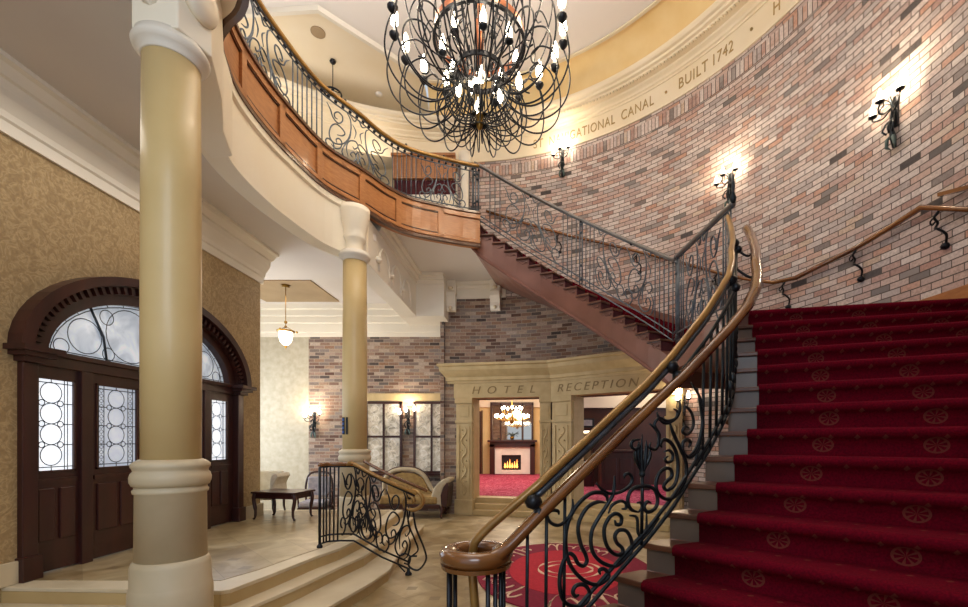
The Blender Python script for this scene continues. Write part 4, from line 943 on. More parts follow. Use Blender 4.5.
MB().prism([(-2.58, 2.92), (-2.28, 2.92), (-2.22, 3.15), (-2.42, 3.55), (-2.66, 3.92), (-2.80, 4.25), (-3.02, 4.28), (-2.9, 3.5)], ZF-.012, 5.075).build('entablature_block', 'covecream', c1, bevel=.01)
MB().lathe([(.001, -.02), (.13, -.02), (.15, .02), (.13, .05), (.001, .05)], (0, 0, 0), 24).xf(Matrix.Translation((-2.24, 3.05, 4.66)) @ Matrix.Rotation(PI/2, 4, 'Y')).build('side_boss', 'covecream', c1)
mb = MB()
for dx, dz, r_ in ((0, 0, .06), (.07, .05, .05), (-.07, .06, .05), (0, .11, .07), (.08, .14, .045), (-.07, .15, .05)): mb.ball((-2.46+dx, 2.915, 4.56+dz), r_, 9)
mb.build('foliage_carving', 'ivory', c1)
sg = thing('wall_panel', 'small black panel with blue displays on the farther column', 'control panel', (-2.58, 6.33, 1.75))
MB().box(-2.635, -2.605, 6.345, 6.39, 1.76, 2.0).box(-2.575, -2.55, 6.325, 6.37, 1.76, 2.0).build('casing', 'black', sg)
for i in range(4): MB().box(-2.632, -2.608, 6.34, 6.346, 1.775+i*.058, 1.81+i*.058).build('display', 'blueled', sg)
# =====================================================================  ENTRANCE DOORWAY (left wall)
def leftpx(px, py, x): Y = x*F/(px-529); return Vector((x, Y, EYE+(440-py)/F*Y))
door = thing('door_1', 'dark mahogany arched entrance with leaded glass in the left wall', None, (WX, DYC, ZP), 0, None, 'structure')
def archband(a0, b0, a1, b1, x0, x1, zs=ZS, n=28):
    vs = []
    for i in range(n+1):
        th = PI*i/n; c, s_ = -math.cos(th), math.sin(th)
        for x in (x0, x1):
            for a, b in ((a0, b0), (a1, b1)): vs.append((x, DYC+a*c, zs+b*s_))
    fs = []
    for i in range(n):
        o, q = i*4, i*4+4; fs += [(o, q, q+1, o+1), (o+2, o+3, q+3, q+2), (o, o+2, q+2, q), (o+1, q+1, q+3, o+3)]
    return MB().add(vs, fs+[(0,1,3,2), (n*4, n*4+2, n*4+3, n*4+1)])
archband(1.52, .95, 1.63, 1.04, WX-.05, WX+.13).build('arch_moulding', 'mahog', door)
archband(1.42, .86, 1.53, .96, WX-.1, WX+.05).build('arch_band', 'mahog', door)
archband(1.29, .75, 1.43, .87, WX-.2, WX-.0).build('arch_frame', 'mahog', door)
mb = MB()
for i in range(47):
    th = PI*(i+.5)/47; y, z = DYC-1.465*math.cos(th), ZS+.90*math.sin(th); tv = Vector((0, 1.465*math.sin(th), .90*math.cos(th))).normalized()
    c = Vector((WX+.06, y, z)); mb.bar(c-tv*.016, c+tv*.016, .075, .06, (1, 0, 0))
mb.build('dentil', 'mahog', door)
for y0, y1 in ((4.00, 4.13), (6.97, 7.10)):
    MB().box(WX-.2, WX+.05, y0, y1, ZP, ZS-.12).build('jamb', 'mahog', door, bevel=.006)
    MB().box(WX-.2, WX+.075, y0-.02, y1+.02, ZP, ZP+.22).build('jamb_plinth', 'mahog', door, bevel=.006)
    mb = MB()
    for k_, (d, z0, z1) in enumerate(((.0, -.12, -.07), (.05, -.07, -.03), (.09, -.03, .02))): mb.box(WX-.2, WX+.10+d, y0-.03-d*.9, y1+.03+d*.9, ZS+z0, ZS+z1)
    mb.build('jamb_capital', 'mahog', door)
MB().box(WX-.2, WX-.0, 4.1, 7.0, ZS-.12, ZS-.0).build('transom', 'mahog', door, bevel=.006)
MB().box(WX-.16, WX+.03, 4.1, 7.0, ZS-.02, ZS+.03).build('transom_moulding', 'mahog', door, bevel=.006)
for y in (4.64, 6.38): MB().box(WX-.2, WX-.0, y-.06, y+.06, ZP, ZS-.12).build('mullion', 'mahog', door, bevel=.005)
def leafpanel(y0, y1, nm, gy0, gy1, glass, lozenge):
    g0, g1 = 1.37, 2.28; x0, x1 = WX-.10, WX-.035
    fr = MB().box(x0, x1, y0, gy0, ZP+.02, ZS-.12).box(x0, x1, gy1, y1, ZP+.02, ZS-.12).box(x0, x1, gy0, gy1, ZP+.02, g0).box(x0, x1, gy0, gy1, g1, ZS-.12)
    L = fr.build(nm, 'mahog', door)
    mb = MB(); 
    for (a, b, c, d) in ((gy0, gy0+.02, g0, g1), (gy1-.02, gy1, g0, g1), (gy0, gy1, g0, g0+.02), (gy0, gy1, g1-.02, g1)): mb.box(x1-.01, x1+.012, a, b, c, d)
    mb.build('glazing_bead', 'mahog', L)
    ym = (y0+y1)/2; q = (gy1-gy0)/2-.035
    for c in ((gy0+.01+q/2), (gy1-.01-q/2)):
        MB().box(x1, x1+.018, c-q/2, c+q/2, .72, 1.22).build('raised_panel', 'mahog', L, bevel=.012)
    MB().box(x1, x1+.02, y0+.05, y1-.05, 1.27, 1.31).build('lock_rail_bead', 'mahog', L)
    MB().box(x0+.02, x0+.035, gy0, gy1, g0, g1).build('glass', glass, L)
    X = x1-.015; ld = MB(); gm = (gy0+gy1)/2; r = .098; T_ = .0045
    def circ(y, z, rr): ld.tube([(X, y+rr*math.cos(a*PI/10), z+rr*1.02*math.sin(a*PI/10)) for a in range(20)], T_, 4, True)
    def ln(ya, za, yb, zb): ld.tube([(X, ya, za), (X, yb, zb)], T_, 4)
    gc = gm-.03 if not lozenge else gm
    for i in range(4): circ(gc, g0+.165+i*.2, r)
    for i in range(3):
        z = g0+.265+i*.2
        for s_ in (-1, 1): circ(gc+s_*.085, z, .027)
        ln(gy0, z, gc-.112, z); ln(gc+.112, z, gy1, z)
    for z in (g0+.05, g1-.05): ln(gy0, z, gy1, z)
    for y in ((gy0+.035, gy1-.06, gy1-.09) if not lozenge else (gy0+.05, gy0+.11, gy1-.11, gy1-.05)): ln(y, g0, y, g1)
    ln(gc, g0, gc, g0+.065); ln(gc, g1-.05, gc, g1)
    if lozenge:
        for i in range(15):
            z = g0+.07+i*.055
            for yy in (gy0+.08, gy1-.08): ld.tube([(X, yy-.025, z), (X, yy, z+.022), (X, yy+.025, z), (X, yy, z-.022)], .003, 3, True)
    ld.build('leading', 'lead', L)
    return L
leafpanel(4.12, 4.60, 'sidelight', 4.18, 4.545, 'dayglass', False)
leafpanel(4.68, 5.54, 'door_leaf', 4.76, 5.27, 'bevel', True)
leafpanel(5.56, 6.34, 'door_leaf', 5.72, 6.22, 'bevel', True)
leafpanel(6.42, 6.98, 'sidelight', 6.47, 6.84, 'dayglass', False)
for y in (5.50, 5.60): MB().ball((WX-.06, y, 1.3), .03, 10).build('door_knob', 'brass', door)
# fanlight
n = 28; vs = [(WX-.09, DYC, ZS)]+[(WX-.09, DYC-1.33*math.cos(PI*i/n), ZS+.79*math.sin(PI*i/n)) for i in range(n+1)]
MB().add(vs, [(0, i, i+1) for i in range(1, n+1)]).build('fanlight_glass', 'fanglass', door)
ld = MB(); X = WX-.075
def fc(y, z, r, t=.005): ld.tube([(X, DYC+y+r*math.cos(a*PI/12), z+r*math.sin(a*PI/12)) for a in range(24)], t, 4, True)
for s_ in (-1, 1):
    fc(s_*.33, ZS+.37, .30); fc(s_*.86, ZS+.26, .18); fc(s_*1.10, ZS+.11, .075); fc(s_*.60, ZS+.12, .07); fc(s_*.62, ZS+.52, .08)
fc(0, ZS+.13, .08); fc(0, ZS+.66, .07)
ld.tube([(X, DYC-1.21*math.cos(PI*i/24), ZS+.73*math.sin(PI*i/24)) for i in range(25)], .005, 4)
for i in range(1, 18): th = PI*i/18; ld.tube([(X, DYC-1.21*math.cos(th), ZS+.73*math.sin(th)), (X, DYC-1.27*math.cos(th), ZS+.79*math.sin(th))], .004, 4)
for s_ in (-1, 1): ld.tube([(X, DYC+s_*.62, ZS+.03), (X, DYC+s_*.66, ZS+.3), (X, DYC+s_*.82, ZS+.6)], .012, 5)
ld.tube([(X, DYC-1.25, ZS+.06), (X, DYC+1.25, ZS+.06)], .005, 4)
ld.build('fanlight_leading', 'lead', door)
# =====================================================================  WINDOWS of the back wall
def px_back(px, Y=BACK): return (px-529)/F*Y
zt_, zb_ = EYE+38*BACK/F, EYE-33*BACK/F
for i, (p0, p1) in enumerate(((366, 402.5), (414, 450))):
    x0, x1 = px_back(p0), px_back(p1); y = BACK
    wdo = thing('window_%d' % (i+1), ['brown sash window with etched glass, left of the pair beside the column', 'brown sash window with etched glass, next to the reception portal'][i], None, ((x0+x1)/2, y, zb_), 0, None, 'structure')
    mb = MB(); e = .05; m_ = (x0+x1)/2; zm = (zt_+zb_)/2+.02
    for b_ in ((x0, x0+e, zb_, zt_), (x1-e, x1, zb_, zt_), (x0, x1, zb_, zb_+e), (x0, x1, zt_-e, zt_)): mb.box(b_[0], b_[1], y-.07, y-.005, b_[2], b_[3])
    mb.build('frame', 'mahog', wdo)
    MB().box(m_-.022, m_+.022, y-.06, y-.012, zb_+e, zt_-e).build('mullion', 'mahog', wdo)
    MB().box(x0+e, x1-e, y-.065, y-.012, zm-.025, zm+.025).build('meeting_rail', 'mahog', wdo)
    MB().box(x0-.03, x1+.03, y-.14, y-.005, zb_-.05, zb_).build('sill', 'mahog', wdo)
    for xa, xb in ((x0+e, m_-.022), (m_+.022, x1-e)):
        for za, zc in ((zb_+e, zm-.025), (zm+.025, zt_-e)):
            pn = MB().box(xa, xb, y-.03, y-.02, za, zc).build('pane', 'frost', wdo)
            c = Vector(((xa+xb)/2, y-.034, (za+zc)/2)); mb = MB(); q = (xb-xa)*.27
            for dz in (-.24, 0, .24): mb.tube([c+Vector((q*math.cos(a*PI/8), 0, dz+q*math.sin(a*PI/8))) for a in range(16)], .006, 4, True)
            mb.build('etched_ring', 'offwhite', pn)
st(box(px_back(365), -2.03, BACK-.04, BACK, zt_+.02, zt_+.2).build('trim_lintel', 'stone'))
# =====================================================================  RECEPTION PORTAL on the drum
def chord(p0, p1, r=R-.02):
    a, b = drum(phi(p0), r), drum(phi(p1), r); m = (a+b)/2; return a, b, m, math.atan2(b.y-a.y, b.x-a.x), (b-a).length
def portal(p0, p1, q0, q1, word, label, tx0, tx1, hide=False):
    a, b, m, rz, L = chord(p0, p1); t = thing('reception_portal', label, 'portal', (m.x, m.y, 0), rz, 'stone portals to the reception', 'structure')
    def lx(px):
        # local x where the ray of px meets the chord
        d = Vector(((px-529)/F, 1)); u = Vector((math.cos(rz), math.sin(rz))); den = d.x*u.y-d.y*u.x
        return -(d.x*m.y-d.y*m.x)/den
    e0, e1, i0, i1 = lx(p0), lx(p1), lx(q0), lx(q1)
    B = lambda *g: MB().box(*g)
    for x0, x1 in ((e0, i0), (i1, e1)):
        w_ = x1-x0; pil = B(x0, x1, -.12, .1, 0, ZO).build('pilaster', 'stone', t, local=True, bevel=.006)
        B(x0-.03, x1+.03, -.17, .05, 0, .34).build('pilaster_base', 'stone', pil, local=True, bevel=.012)
        B(x0-.02, x1+.02, -.15, .05, 2.06, 2.12).build('pilaster_band', 'stone', pil, local=True, bevel=.008)
        B(x0-.02, x1+.02, -.16, .05, ZO-.12, ZO).build('pilaster_cap', 'stone', pil, local=True, bevel=.008)
        B(x0+w_*.2, x1-w_*.2, -.135, -.11, 2.2, 2.44).build('upper_panel', 'stone', pil, local=True, bevel=.006)
        mb = MB()
        for s_ in (.18, .82): mb.box(x0+w_*s_-.01, x0+w_*s_+.01, -.14, -.11, .42, 2.0)
        mb.tube([(x0+w_*(.5+.16*math.sin(k_*.55)), -.128, .45+k_*.0385) for k_ in range(40)], .017, 5)
        for k_ in range(13): mb.ball((x0+w_*(.5-.14*math.sin(k_*3*.55+.8)), -.125, .52+k_*.115), .022, 6)
        mb.build('vine_carving', 'stone', pil, local=True)
    for x0 in (i0, i1): MB().box(x0-.02, x0+.02, -.05, .4, 0, ZO).build('jamb', 'stone', t, local=True)
    h0, h1 = -.15 if not hide else 0, 0
    B(e0-.05, e1+.0, -.14, .3, ZO, ZO+.33).build('architrave', 'stone', t, local=True, bevel=.006)
    prof = [(0, .33), (-.16, .33), (-.17, .38), (-.2, .39), (-.2, .46), (-.26, .52), (-.33, .60), (-.34, .68), (-.38, .70), (-.38, .75), (0, .80)]
    mb = MB(); n_ = len(prof); xs = (e0-.06, e1+.0)
    vs = []
    for s_, x in zip((-1, 0), xs):
        for y, z in prof: vs.append((x+s_*(-y)*.8*(0 if hide else 1), y, ZO+z))
    mb.add(vs, [tuple(range(n_)), tuple(range(n_, 2*n_))[::-1]]+[(j, (j+1) % n_, n_+(j+1) % n_, n_+j) for j in range(n_)])
    mb.build('cornice', 'stone', t, local=True)
    tm = text_mb(word, lx(tx1)-lx(tx0), .165, .012, .25, 2.1 if word == 'HOTEL' else 1.35)
    tm.xf(Matrix.Translation((lx(tx0), -.142, ZO+.09))).build('lettering', 'stonelet', t, local=True)
    return t
portal(458, 551.5, 473.5, 541, 'HOTEL', 'carved limestone portal with the word HOTEL over the fireplace view', 474, 536)
portal(555, 684, 574, 668, 'RECEPTION', 'carved limestone portal with the word RECEPTION, right of the other portal', 561, 642, True)
# reception room
ZR = .36
for i, (p0, p1, s0) in enumerate(((473, 541.5, 10.2), (573, 669, 8.8))):
    for k_ in range(3):
        a, b = drum(phi(p0, R-.25+k_*.17), R-.25+k_*.17), drum(phi(p1, R-.25+k_*.17), R-.25+k_*.17); n_ = Vector((a.y-b.y, b.x-a.x, 0)).normalized()
        z = ZR*(k_+1)/3; o = MB().prism([a[:2], b[:2], (b+n_*.9)[:2], (a+n_*.9)[:2]], 0, z).build('floor_portal_step', 'stepriser', bevel=.008); st(o)
st(MB().prism([(-3.2, 10.75), (-1.4, 10.75), (0.9, 10.25), (2.8, 9.0), (4.2, 8.2), (8, 8.2), (8, 17.8), (-3.2, 17.8)], ZR-.05, ZR+.004).build('floor_reception', 'magenta'))
st(box(-3.3, 1.2, 17.5, 17.7, 0, 4).build('wall_reception_back', 'yellowwall'))
st(box(-2.75, -2.6, 10.9, 17.5, 0, 4).build('wall_reception_left', 'yellowwall'))
st(box(1.1, 1.25, 13.2, 17.5, 0, 4).build('wall_reception_middle', 'yellowwall'))
st(box(1.25, 8, 13.2, 13.35, 0, 4).build('wall_reception_right', 'darkpanel'))
st(box(-3.3, 8, 10.9, 17.7, 4.0, 4.1).build('ceiling_reception', 'ivory'))
st(MB().box(-2.6, 1.1, 17.40, 17.5, 2.95, 4.0).build('trim_reception_frieze', 'ivory'))
st(MB().box(1.25, 8, 13.1, 13.2, 2.62, 4.0).build('trim_reception_frieze', 'ivory'))
# fireplace
def rx(px, Y): return (px-529)/F*Y
fp = thing('fireplace', 'dark wood fireplace with white marble surround and lit fire in the room beyond', 'fireplace', (rx(512, 17.3), 17.4, ZR))
def fb(p0, p1, y0, y1, q0, q1, nm, mt, Y=17.2, par=fp, bev=.01): return MB().box(rx(p0, Y), rx(p1, Y), y0, y1, EYE+(440-q0)/F*Y, EYE+(440-q1)/F*Y).build(nm, mt, par, bevel=bev)
fb(494, 501.5, 17.15, 17.4, 474, 446, 'surround_side', 'marble'); fb(521, 531, 17.15, 17.4, 474, 446, 'surround_side', 'marble'); fb(501.5, 521, 17.15, 17.4, 455, 446, 'surround_top', 'marble')
fb(501.5, 521, 17.12, 17.4, 474, 470, 'hearth_lip', 'marble'); fb(501.5, 521, 17.36, 17.45, 472, 454, 'firebox', 'black')
mb = MB()
for i in range(6):
    x = rx(505+i*2.4, 17.25); mb.lathe([(.02, 0), (.035, .05), (.02, .13), (.001, .2+.07*(i % 3))], (x, 17.28, EYE-28/F*17.2), 6)
mb.build('flame', 'fire', fp)
mb = MB()
for i in range(5): mb.ball((rx(505+i*3, 17.25), 17.24, EYE-30/F*17.2), .06, 7)
mb.build('coal', 'black', fp)
fb(490, 495, 17.05, 17.4, 474, 444, 'mantel_leg', 'mahog'); fb(530, 535, 17.05, 17.4, 474, 444, 'mantel_leg', 'mahog'); fb(490, 535, 17.05, 17.4, 447, 442, 'mantel_frieze', 'mahog'); fb(488, 537, 16.95, 17.4, 442, 440, 'mantel_shelf', 'mahog')
om = thing('overmantel_mirror', 'tall dark framed three panel mirror above the fireplace', 'mirror', (rx(512, 17.3), 17.4, EYE))
for p0 in (490, 499.5, 521.5, 531.5): fb(p0, p0+2, 17.3, 17.4, 440, 403, 'frame_post', 'mahog', par=om)
fb(490, 533.5, 17.3, 17.4, 405, 402, 'frame_top', 'mahog', par=om)
for p0, p1 in ((492, 499.5), (501.5, 521.5), (523.5, 531.5)): fb(p0, p1, 17.36, 17.4, 439.5, 405, 'mirror_glass', 'mirror', par=om, bev=0)
fl = thing('flower_arrangement', 'small green arrangement on the mantel shelf of the fireplace', 'plant', (rx(512, 17.2), 17.15, EYE+.02))
MB().lathe([(.05, 0), (.08, .08), (.05, .12)], (0,0,0), 12).build('bowl', 'brass', fl, local=True)
mb = MB()
for i in range(14): a = i*2.4; mb.tube([(0,0,.1), (.12*math.cos(a), .06*math.sin(a), .22), (.26*math.cos(a), .1*math.sin(a), .2+.1*math.sin(i))], .015, 4, taper=True)
mb.build('foliage', 'leaf', fl, local=True)
dd = thing('door_2', 'dark wooden door left of the fireplace in the reception room', None, (rx(477, 17.3), 17.45, ZR), 0, None, 'structure')
fb(474, 480.5, 17.35, 17.5, 474, 411, 'leaf', 'mahog', par=dd); fb(481, 482, 17.35, 17.5, 474, 410, 'casing', 'oakdark', par=dd)
# reception chandelier
def small_chandelier(loc, label, n, rad, zc=0):
    t = thing('glass_chandelier', label, 'chandelier', loc)
    MB().tube([(0,0,.1), (0,0,1.6)], .012, 6).build('rod', 'brass', t, local=True)
    MB().lathe([(.02, -.25), (.07, -.18), (.03, -.1), (.06, 0), (.02, .1)], (0,0,0), 12).build('hub', 'brass', t, local=True)
    for ti, (rr, zz, m_) in enumerate(((rad, -.05, n), (rad*.6, .2, n//2))):
        for i in range(m_):
            a = 2*PI*(i+.3)/m_; d = Vector((math.cos(a), math.sin(a), 0))
            ar = MB().tube([d*.03, d*rr*.4+Vector((0,0,-.16)), d*rr*.85+Vector((0,0,-.1)), d*rr+Vector((0,0,zz))], .012, 5).build('arm', 'brass', t, local=True)
            MB().ball(tuple(d*rr+Vector((0,0,zz+.06))), .04, 8, 1.4).build('bulb', 'bulb', ar, local=True)
    l = light('chandelier_lamp', 'POINT', (loc[0], loc[1], loc[2]+.3), 45, WARM, .3); return t
small_chandelier((rx(512, 14.2), 14.2, EYE+.75), 'glittering many armed chandelier in the room behind the HOTEL portal', 14, .52)
# right-hand room: picture, lit counter
def wb(p0, p1, q0, q1, y0, y1, nm, mt, par, Y=13.1, bev=.008): return MB().box(rx(p0, Y), rx(p1, Y), y0, y1, EYE+(440-q1)/F*Y, EYE+(440-q0)/F*Y).build(nm, mt, par, bevel=bev)
pic = thing('framed_picture', 'dark framed landscape picture on the panelled wall behind RECEPTION', 'picture', (rx(586, 13.1), 13.1, EYE+.4))
wb(577, 594, 418.5, 427.5, 13.05, 13.1, 'frame', 'black', pic); wb(579, 592, 420, 426, 13.035, 13.06, 'painting', 'fabgrey', pic)
ct = thing('reception_cabinet', 'tall dark cabinet with lit yellow back in the room behind RECEPTION', 'cabinet', (rx(586, 13.1), 12.9, ZR))
wb(575, 577, 430, 485.5, 12.7, 13.1, 'side', 'mahog', ct); wb(590.5, 592.5, 430, 485.5, 12.7, 13.1, 'side', 'mahog', ct); wb(575, 592.5, 429, 431, 12.7, 13.1, 'top', 'mahog', ct)
wb(577, 590.5, 431, 433, 13.0, 13.08, 'light_strip', 'bulbsoft', ct); wb(577, 590.5, 433, 460, 13.02, 13.08, 'back', 'yellowwall', ct); wb(577, 590.5, 460, 485.5, 12.75, 13.08, 'lower_door', 'mahog', ct)
dk = thing('reception_desk', 'long dark wooden desk in the room behind RECEPTION', 'desk', (rx(622, 12.0), 12.0, ZR))
MB().box(rx(600, 12), rx(648, 12), 11.8, 12.3, ZR, ZR+1.0).build('body', 'mahog', dk, bevel=.01)
MB().box(rx(599, 12), rx(649, 12), 11.72, 12.36, ZR+1.0, ZR+1.06).build('top', 'mahog', dk, bevel=.01)
for i in range(3): MB().box(rx(603+i*15, 12), rx(615+i*15, 12), 11.78, 11.8, ZR+.15, ZR+.85).build('panel', 'mahog', dk, bevel=.01)
# =====================================================================  SCONCES
def sconce(px, py, label, group, sc=1.0, wall='drum', loc=None, rz=None, power=24):
    if wall == 'drum':
        a = phi(px); c = drum(a, R-.005); z = drum_z(px, py); rz = a-PI/2; loc = (c.x, c.y, z)
    t = thing('wall_sconce', label, 'wall light', loc, rz, group)
    b = MB(); b.box(-.03, .03, -.025, 0, -.22, .14)
    b.build('back_plate', 'ironblack', t, local=True, bevel=.006)
    mb = MB(); mb.tube([(0, -.03, -.46*sc), (.02, -.07, -.36), (-.015, -.06, -.22), (0, -.05, 0), (0, -.10, .12)], [.02, .035, .024, .018, .014], 7)
    for s_ in (-1, 0, 1):
        mb.tube([(0, -.05, -.12), (s_*.05, -.10, -.18), (s_*.07, -.12, -.25), (s_*.035, -.10, -.30)], .011, 5)
    mb.build('stem', 'iron', t, local=True)
    mb = MB()
    for s_ in (-1, 1):
        mb.tube([(0, -.05, -.30), (s_*.04, -.09, -.36), (s_*.05, -.08, -.44), (s_*.02, -.05, -.48)], [.008, .022, .018, .004], 5)
    mb.build('leaf', 'leaf', t, local=True)
    for dx, dy, dz in ((-.17, -.14, -.02), (0, -.22, .03), (.17, -.14, .06)):
        ar = MB().tube(smooth([(0, -.06, 0), (dx*.4, dy*.8, -.09), (dx*.9, dy*1.1, -.07), (dx, dy, dz)], 5), .009, 5).tube(smooth([(0, -.06, .04), (dx*.45, dy*.7, .07), (dx*.7, dy*.8, .0), (dx*.4, dy*.8, -.02)], 4), .007, 5).build('arm', 'ironblack', t, local=True)
        MB().lathe([(.001, dz-.01), (.03, dz), (.046, dz+.012), (.046, dz+.02), (.02, dz+.024)], (dx, dy, 0), 12).build('drip_cup', 'ironblack', ar, local=True)
        MB().lathe([(.016, dz+.02), (.03, dz+.045), (.033, dz+.08), (.018, dz+.125), (.004, dz+.165)], (dx, dy, 0), 10).build('bulb', 'bulb', ar, local=True)
    m_ = Matrix.Translation(Vector(loc)) @ Matrix.Rotation(rz, 4, 'Z'); light('sconce_lamp', 'POINT', m_ @ Vector((0, -.22, .22)), power, WARM, .06)
    return t
G1 = 'three branched iron sconces on the upper brick wall'
sconce(897, 108, 'three branched iron sconce high on the brick wall above the red stair', G1)
sconce(731, 182, 'three branched iron sconce on the brick wall above the corner of the landing railing', G1)
sconce(563, 157, 'three branched iron sconce on the brick wall just below the gilt word NAVIGATIONAL', G1)
G2 = 'three branched iron sconces at ground level'
sconce(0, 0, 'iron sconce on the back brick wall, left of the farther column', G2, wall='b', loc=(rx(315, BACK), BACK-.005, EYE+22*BACK/F), rz=0)
sconce(0, 0, 'iron sconce on the brick between the two etched windows', G2, wall='b', loc=(rx(408.5, BACK), BACK-.005, EYE+25*BACK/F), rz=0)
sconce(684, 404, 'iron sconce on the lower brick wall, seen through the stair balusters', G2)
# =====================================================================  CEILING FITTINGS
def lantern(loc, label, top):
    t = thing('pendant_lantern', label, 'pendant light', loc); H_ = top-loc[2]
    MB().lathe([(.08, H_-.04), (.06, H_-.02), (.09, H_)], (0,0,0), 14).build('ceiling_rose', 'brass', t, local=True)
    MB().tube([(0,0,.42), (0,0,H_-.03)], .008, 6).build('rod', 'brass', t, local=True)
    MB().ball((0,0,.52), .035, 8).ball((0,0,.43), .028, 8).build('knuckle', 'brass', t, local=True)
    MB().lathe([(.02, .30), (.17, .33), (.17, .35), (.02, .36)], (0,0,0), 20).build('gallery_ring', 'brass', t, local=True)
    for k_ in range(3):
        a = k_*2*PI/3+.5; MB().ball((.2*math.cos(a), .2*math.sin(a), .34), .025, 8).tube([(.17*math.cos(a), .17*math.sin(a), .34), (0,0,.44)], .005, 4).build('ring_arm', 'brass', t, local=True)
    MB().lathe([(.13, .33), (.13, .24), (.11, .14), (.06, .07), (.02, .05)], (0,0,0), 20).build('glass_bell', 'bulbsoft', t, local=True)
    MB().lathe([(.025, .05), (.03, .03), (.001, -.02)], (0,0,0), 10).build('finial', 'brass', t, local=True)
    return t
lantern((-4.92, 9.1, EYE+92/F*9.1), 'lit glass bell lantern hanging from the tan ceiling panel', CEIL-.02)
light('lantern_lamp', 'POINT', (-4.92, 8.8, 3.3), 16, WARM, .1)
up = thing('pendant_fixture', 'dark iron ring pendant hanging from the upper hall ceiling behind the gallery rail', 'pendant light', (-3.85, 8.83, 8.48))
MB().lathe([(.04, ZH-8.48-.06), (.06, ZH-8.48-.03), (.05, ZH-8.48)], (0,0,0), 12).build('ceiling_rose', 'ironblack', up, local=True)
MB().tube([(0,0,0), (0,0,ZH-8.48-.05)], .008, 6).ball((0,0,.08), .03, 8).build('rod', 'ironblack', up, local=True)
MB().tube([(.16*math.cos(a*PI/12), .16*math.sin(a*PI/12), 0) for a in range(24)], .018, 6, True).tube([(-.16,0,0), (0,0,.06), (.16,0,0)], .008, 5).build('ring', 'ironblack', up, local=True)
MB().ball((0,0,-.04), .09, 12, .8).build('shade', 'offwhite', up, local=True)
sp = thing('ceiling_speaker', 'round grey speaker grille set in the cream upper hall ceiling', 'speaker', (-3.92, 7.95+.38, ZH-.012))
p = at(318, 32, (ZH-EYE)*F/408); sp.location = (p.x, p.y, ZH-.012)
MB().lathe([(.11, 0), (.11, .012)], (0,0,0), 24).build('grille', 'grey', sp, local=True); MB().lathe([(.11, -.004), (.125, -.004), (.125, .012), (.11, .012)], (0,0,0), 24).build('rim', 'tan', sp, local=True)
p = at(379, 94, (ZH-EYE)*F/346); sd = thing('smoke_detector', 'small round white smoke detector on the cream upper hall ceiling', 'smoke detector', (p.x, p.y, ZH-.04))
MB().lathe([(.04, 0), (.07, .015), (.075, .04)], (0,0,0), 20).build('body', 'offwhite', sd, local=True)
# =====================================================================  FURNITURE OF THE ALCOVE
tb = thing('coffee_table', 'low dark wooden table with curved legs beside the entrance wall', 'table', (-3.95, 7.3, ZP), -.18)
MB().box(-.42, .36, -.26, .26, .42, .45).build('tabletop', 'mahog', tb, local=True, bevel=.008)
MB().box(-.38, .32, -.22, .22, .34, .42).build('apron', 'mahog', tb, local=True)
for sx in (-.38, .31):
    for sy in (-.21, .21):
        ox = .02 if sx > 0 else -.02
        MB().tube(smooth([(sx, sy, .42), (sx+ox, sy, .32), (sx-ox*.5, sy, .15), (sx-ox*.2, sy, .05), (sx+ox, sy, .012)], 4), [.032]*4+[.028]*4+[.02]*4+[.016]*4+[.022], 8).build('leg', 'mahog', tb, local=True)
bn = thing('upholstered_bench', 'cream upholstered bench seat with scrolled arm behind the dark table', 'bench', (-4.86, 7.88, ZP), 0)
bn.location = (-4.86, 7.88, ZP)
MB().box(-.5, .5, -.2, .22, .24, .38).build('seat', 'fabric', bn, local=True, bevel=.03)
MB().box(-.5, .46, .14, .24, .36, .72).build('backrest', 'fabric', bn, local=True, bevel=.03)
mb = MB(); sp_ = [(.46+.02*k_-.0*k_, 0, .3) for k_ in range(2)]
mb.add([(x+dx, y, z) for y in (-.2, .22) for x, z, dx in ((.44, .3, 0), (.44, .58, 0), (.47, .68, 0), (.54, .70, 0), (.57, .64, 0), (.53, .58, 0), (.5, .5, 0), (.52, .3, 0))], [tuple(range(8)), tuple(range(8, 16))[::-1]]+[(j, (j+1) % 8, 8+(j+1) % 8, 8+j) for j in range(8)])
mb.build('arm', 'fabric', bn, local=True, bevel=.01)
for sx in (-.45, .47):
    for sy in (-.16, .18): MB().tube([(sx, sy, .25), (sx, sy, .1), (sx+.02, sy, .01)], [.025, .02, .015], 8).build('leg', 'mahog', bn, local=True)
ch = thing('armchair', 'dark framed chair with grey brocade seat behind the platform railing', 'chair', (-4.46, 9.4, 0), .15)
MB().box(-.26, .26, -.25, .25, .30, .42).build('seat', 'fabgrey', ch, local=True, bevel=.04)
MB().box(-.27, .27, -.26, .26, .26, .31).build('seat_rail', 'mahog', ch, local=True, bevel=.01)
MB().box(-.22, .22, .2, .27, .5, .9).build('backrest', 'fabgrey', ch, local=True, bevel=.03)
MB().tube(smooth([(-.26, .25, .3), (-.27, .25, .7), (-.2, .27, .95), (0, .28, 1.0), (.2, .27, .95), (.27, .25, .7), (.26, .25, .3)], 4), .022, 8).build('back_frame', 'mahog', ch, local=True)
for s_ in (-1, 1):
    MB().tube(smooth([(s_*.27, .24, .6), (s_*.3, .0, .6), (s_*.3, -.2, .56), (s_*.27, -.22, .46), (s_*.26, -.2, .3)], 4), .018, 8).build('arm', 'mahog', ch, local=True)
    for sy in (-.23, .23): MB().tube(smooth([(s_*.24, sy, .3), (s_*.27, sy*1.05, .2), (s_*.24, sy, .08), (s_*.27, sy*1.08, .014)], 3), [.03]*4+[.02]*5+[.016], 8).build('leg', 'mahog', ch, local=True)
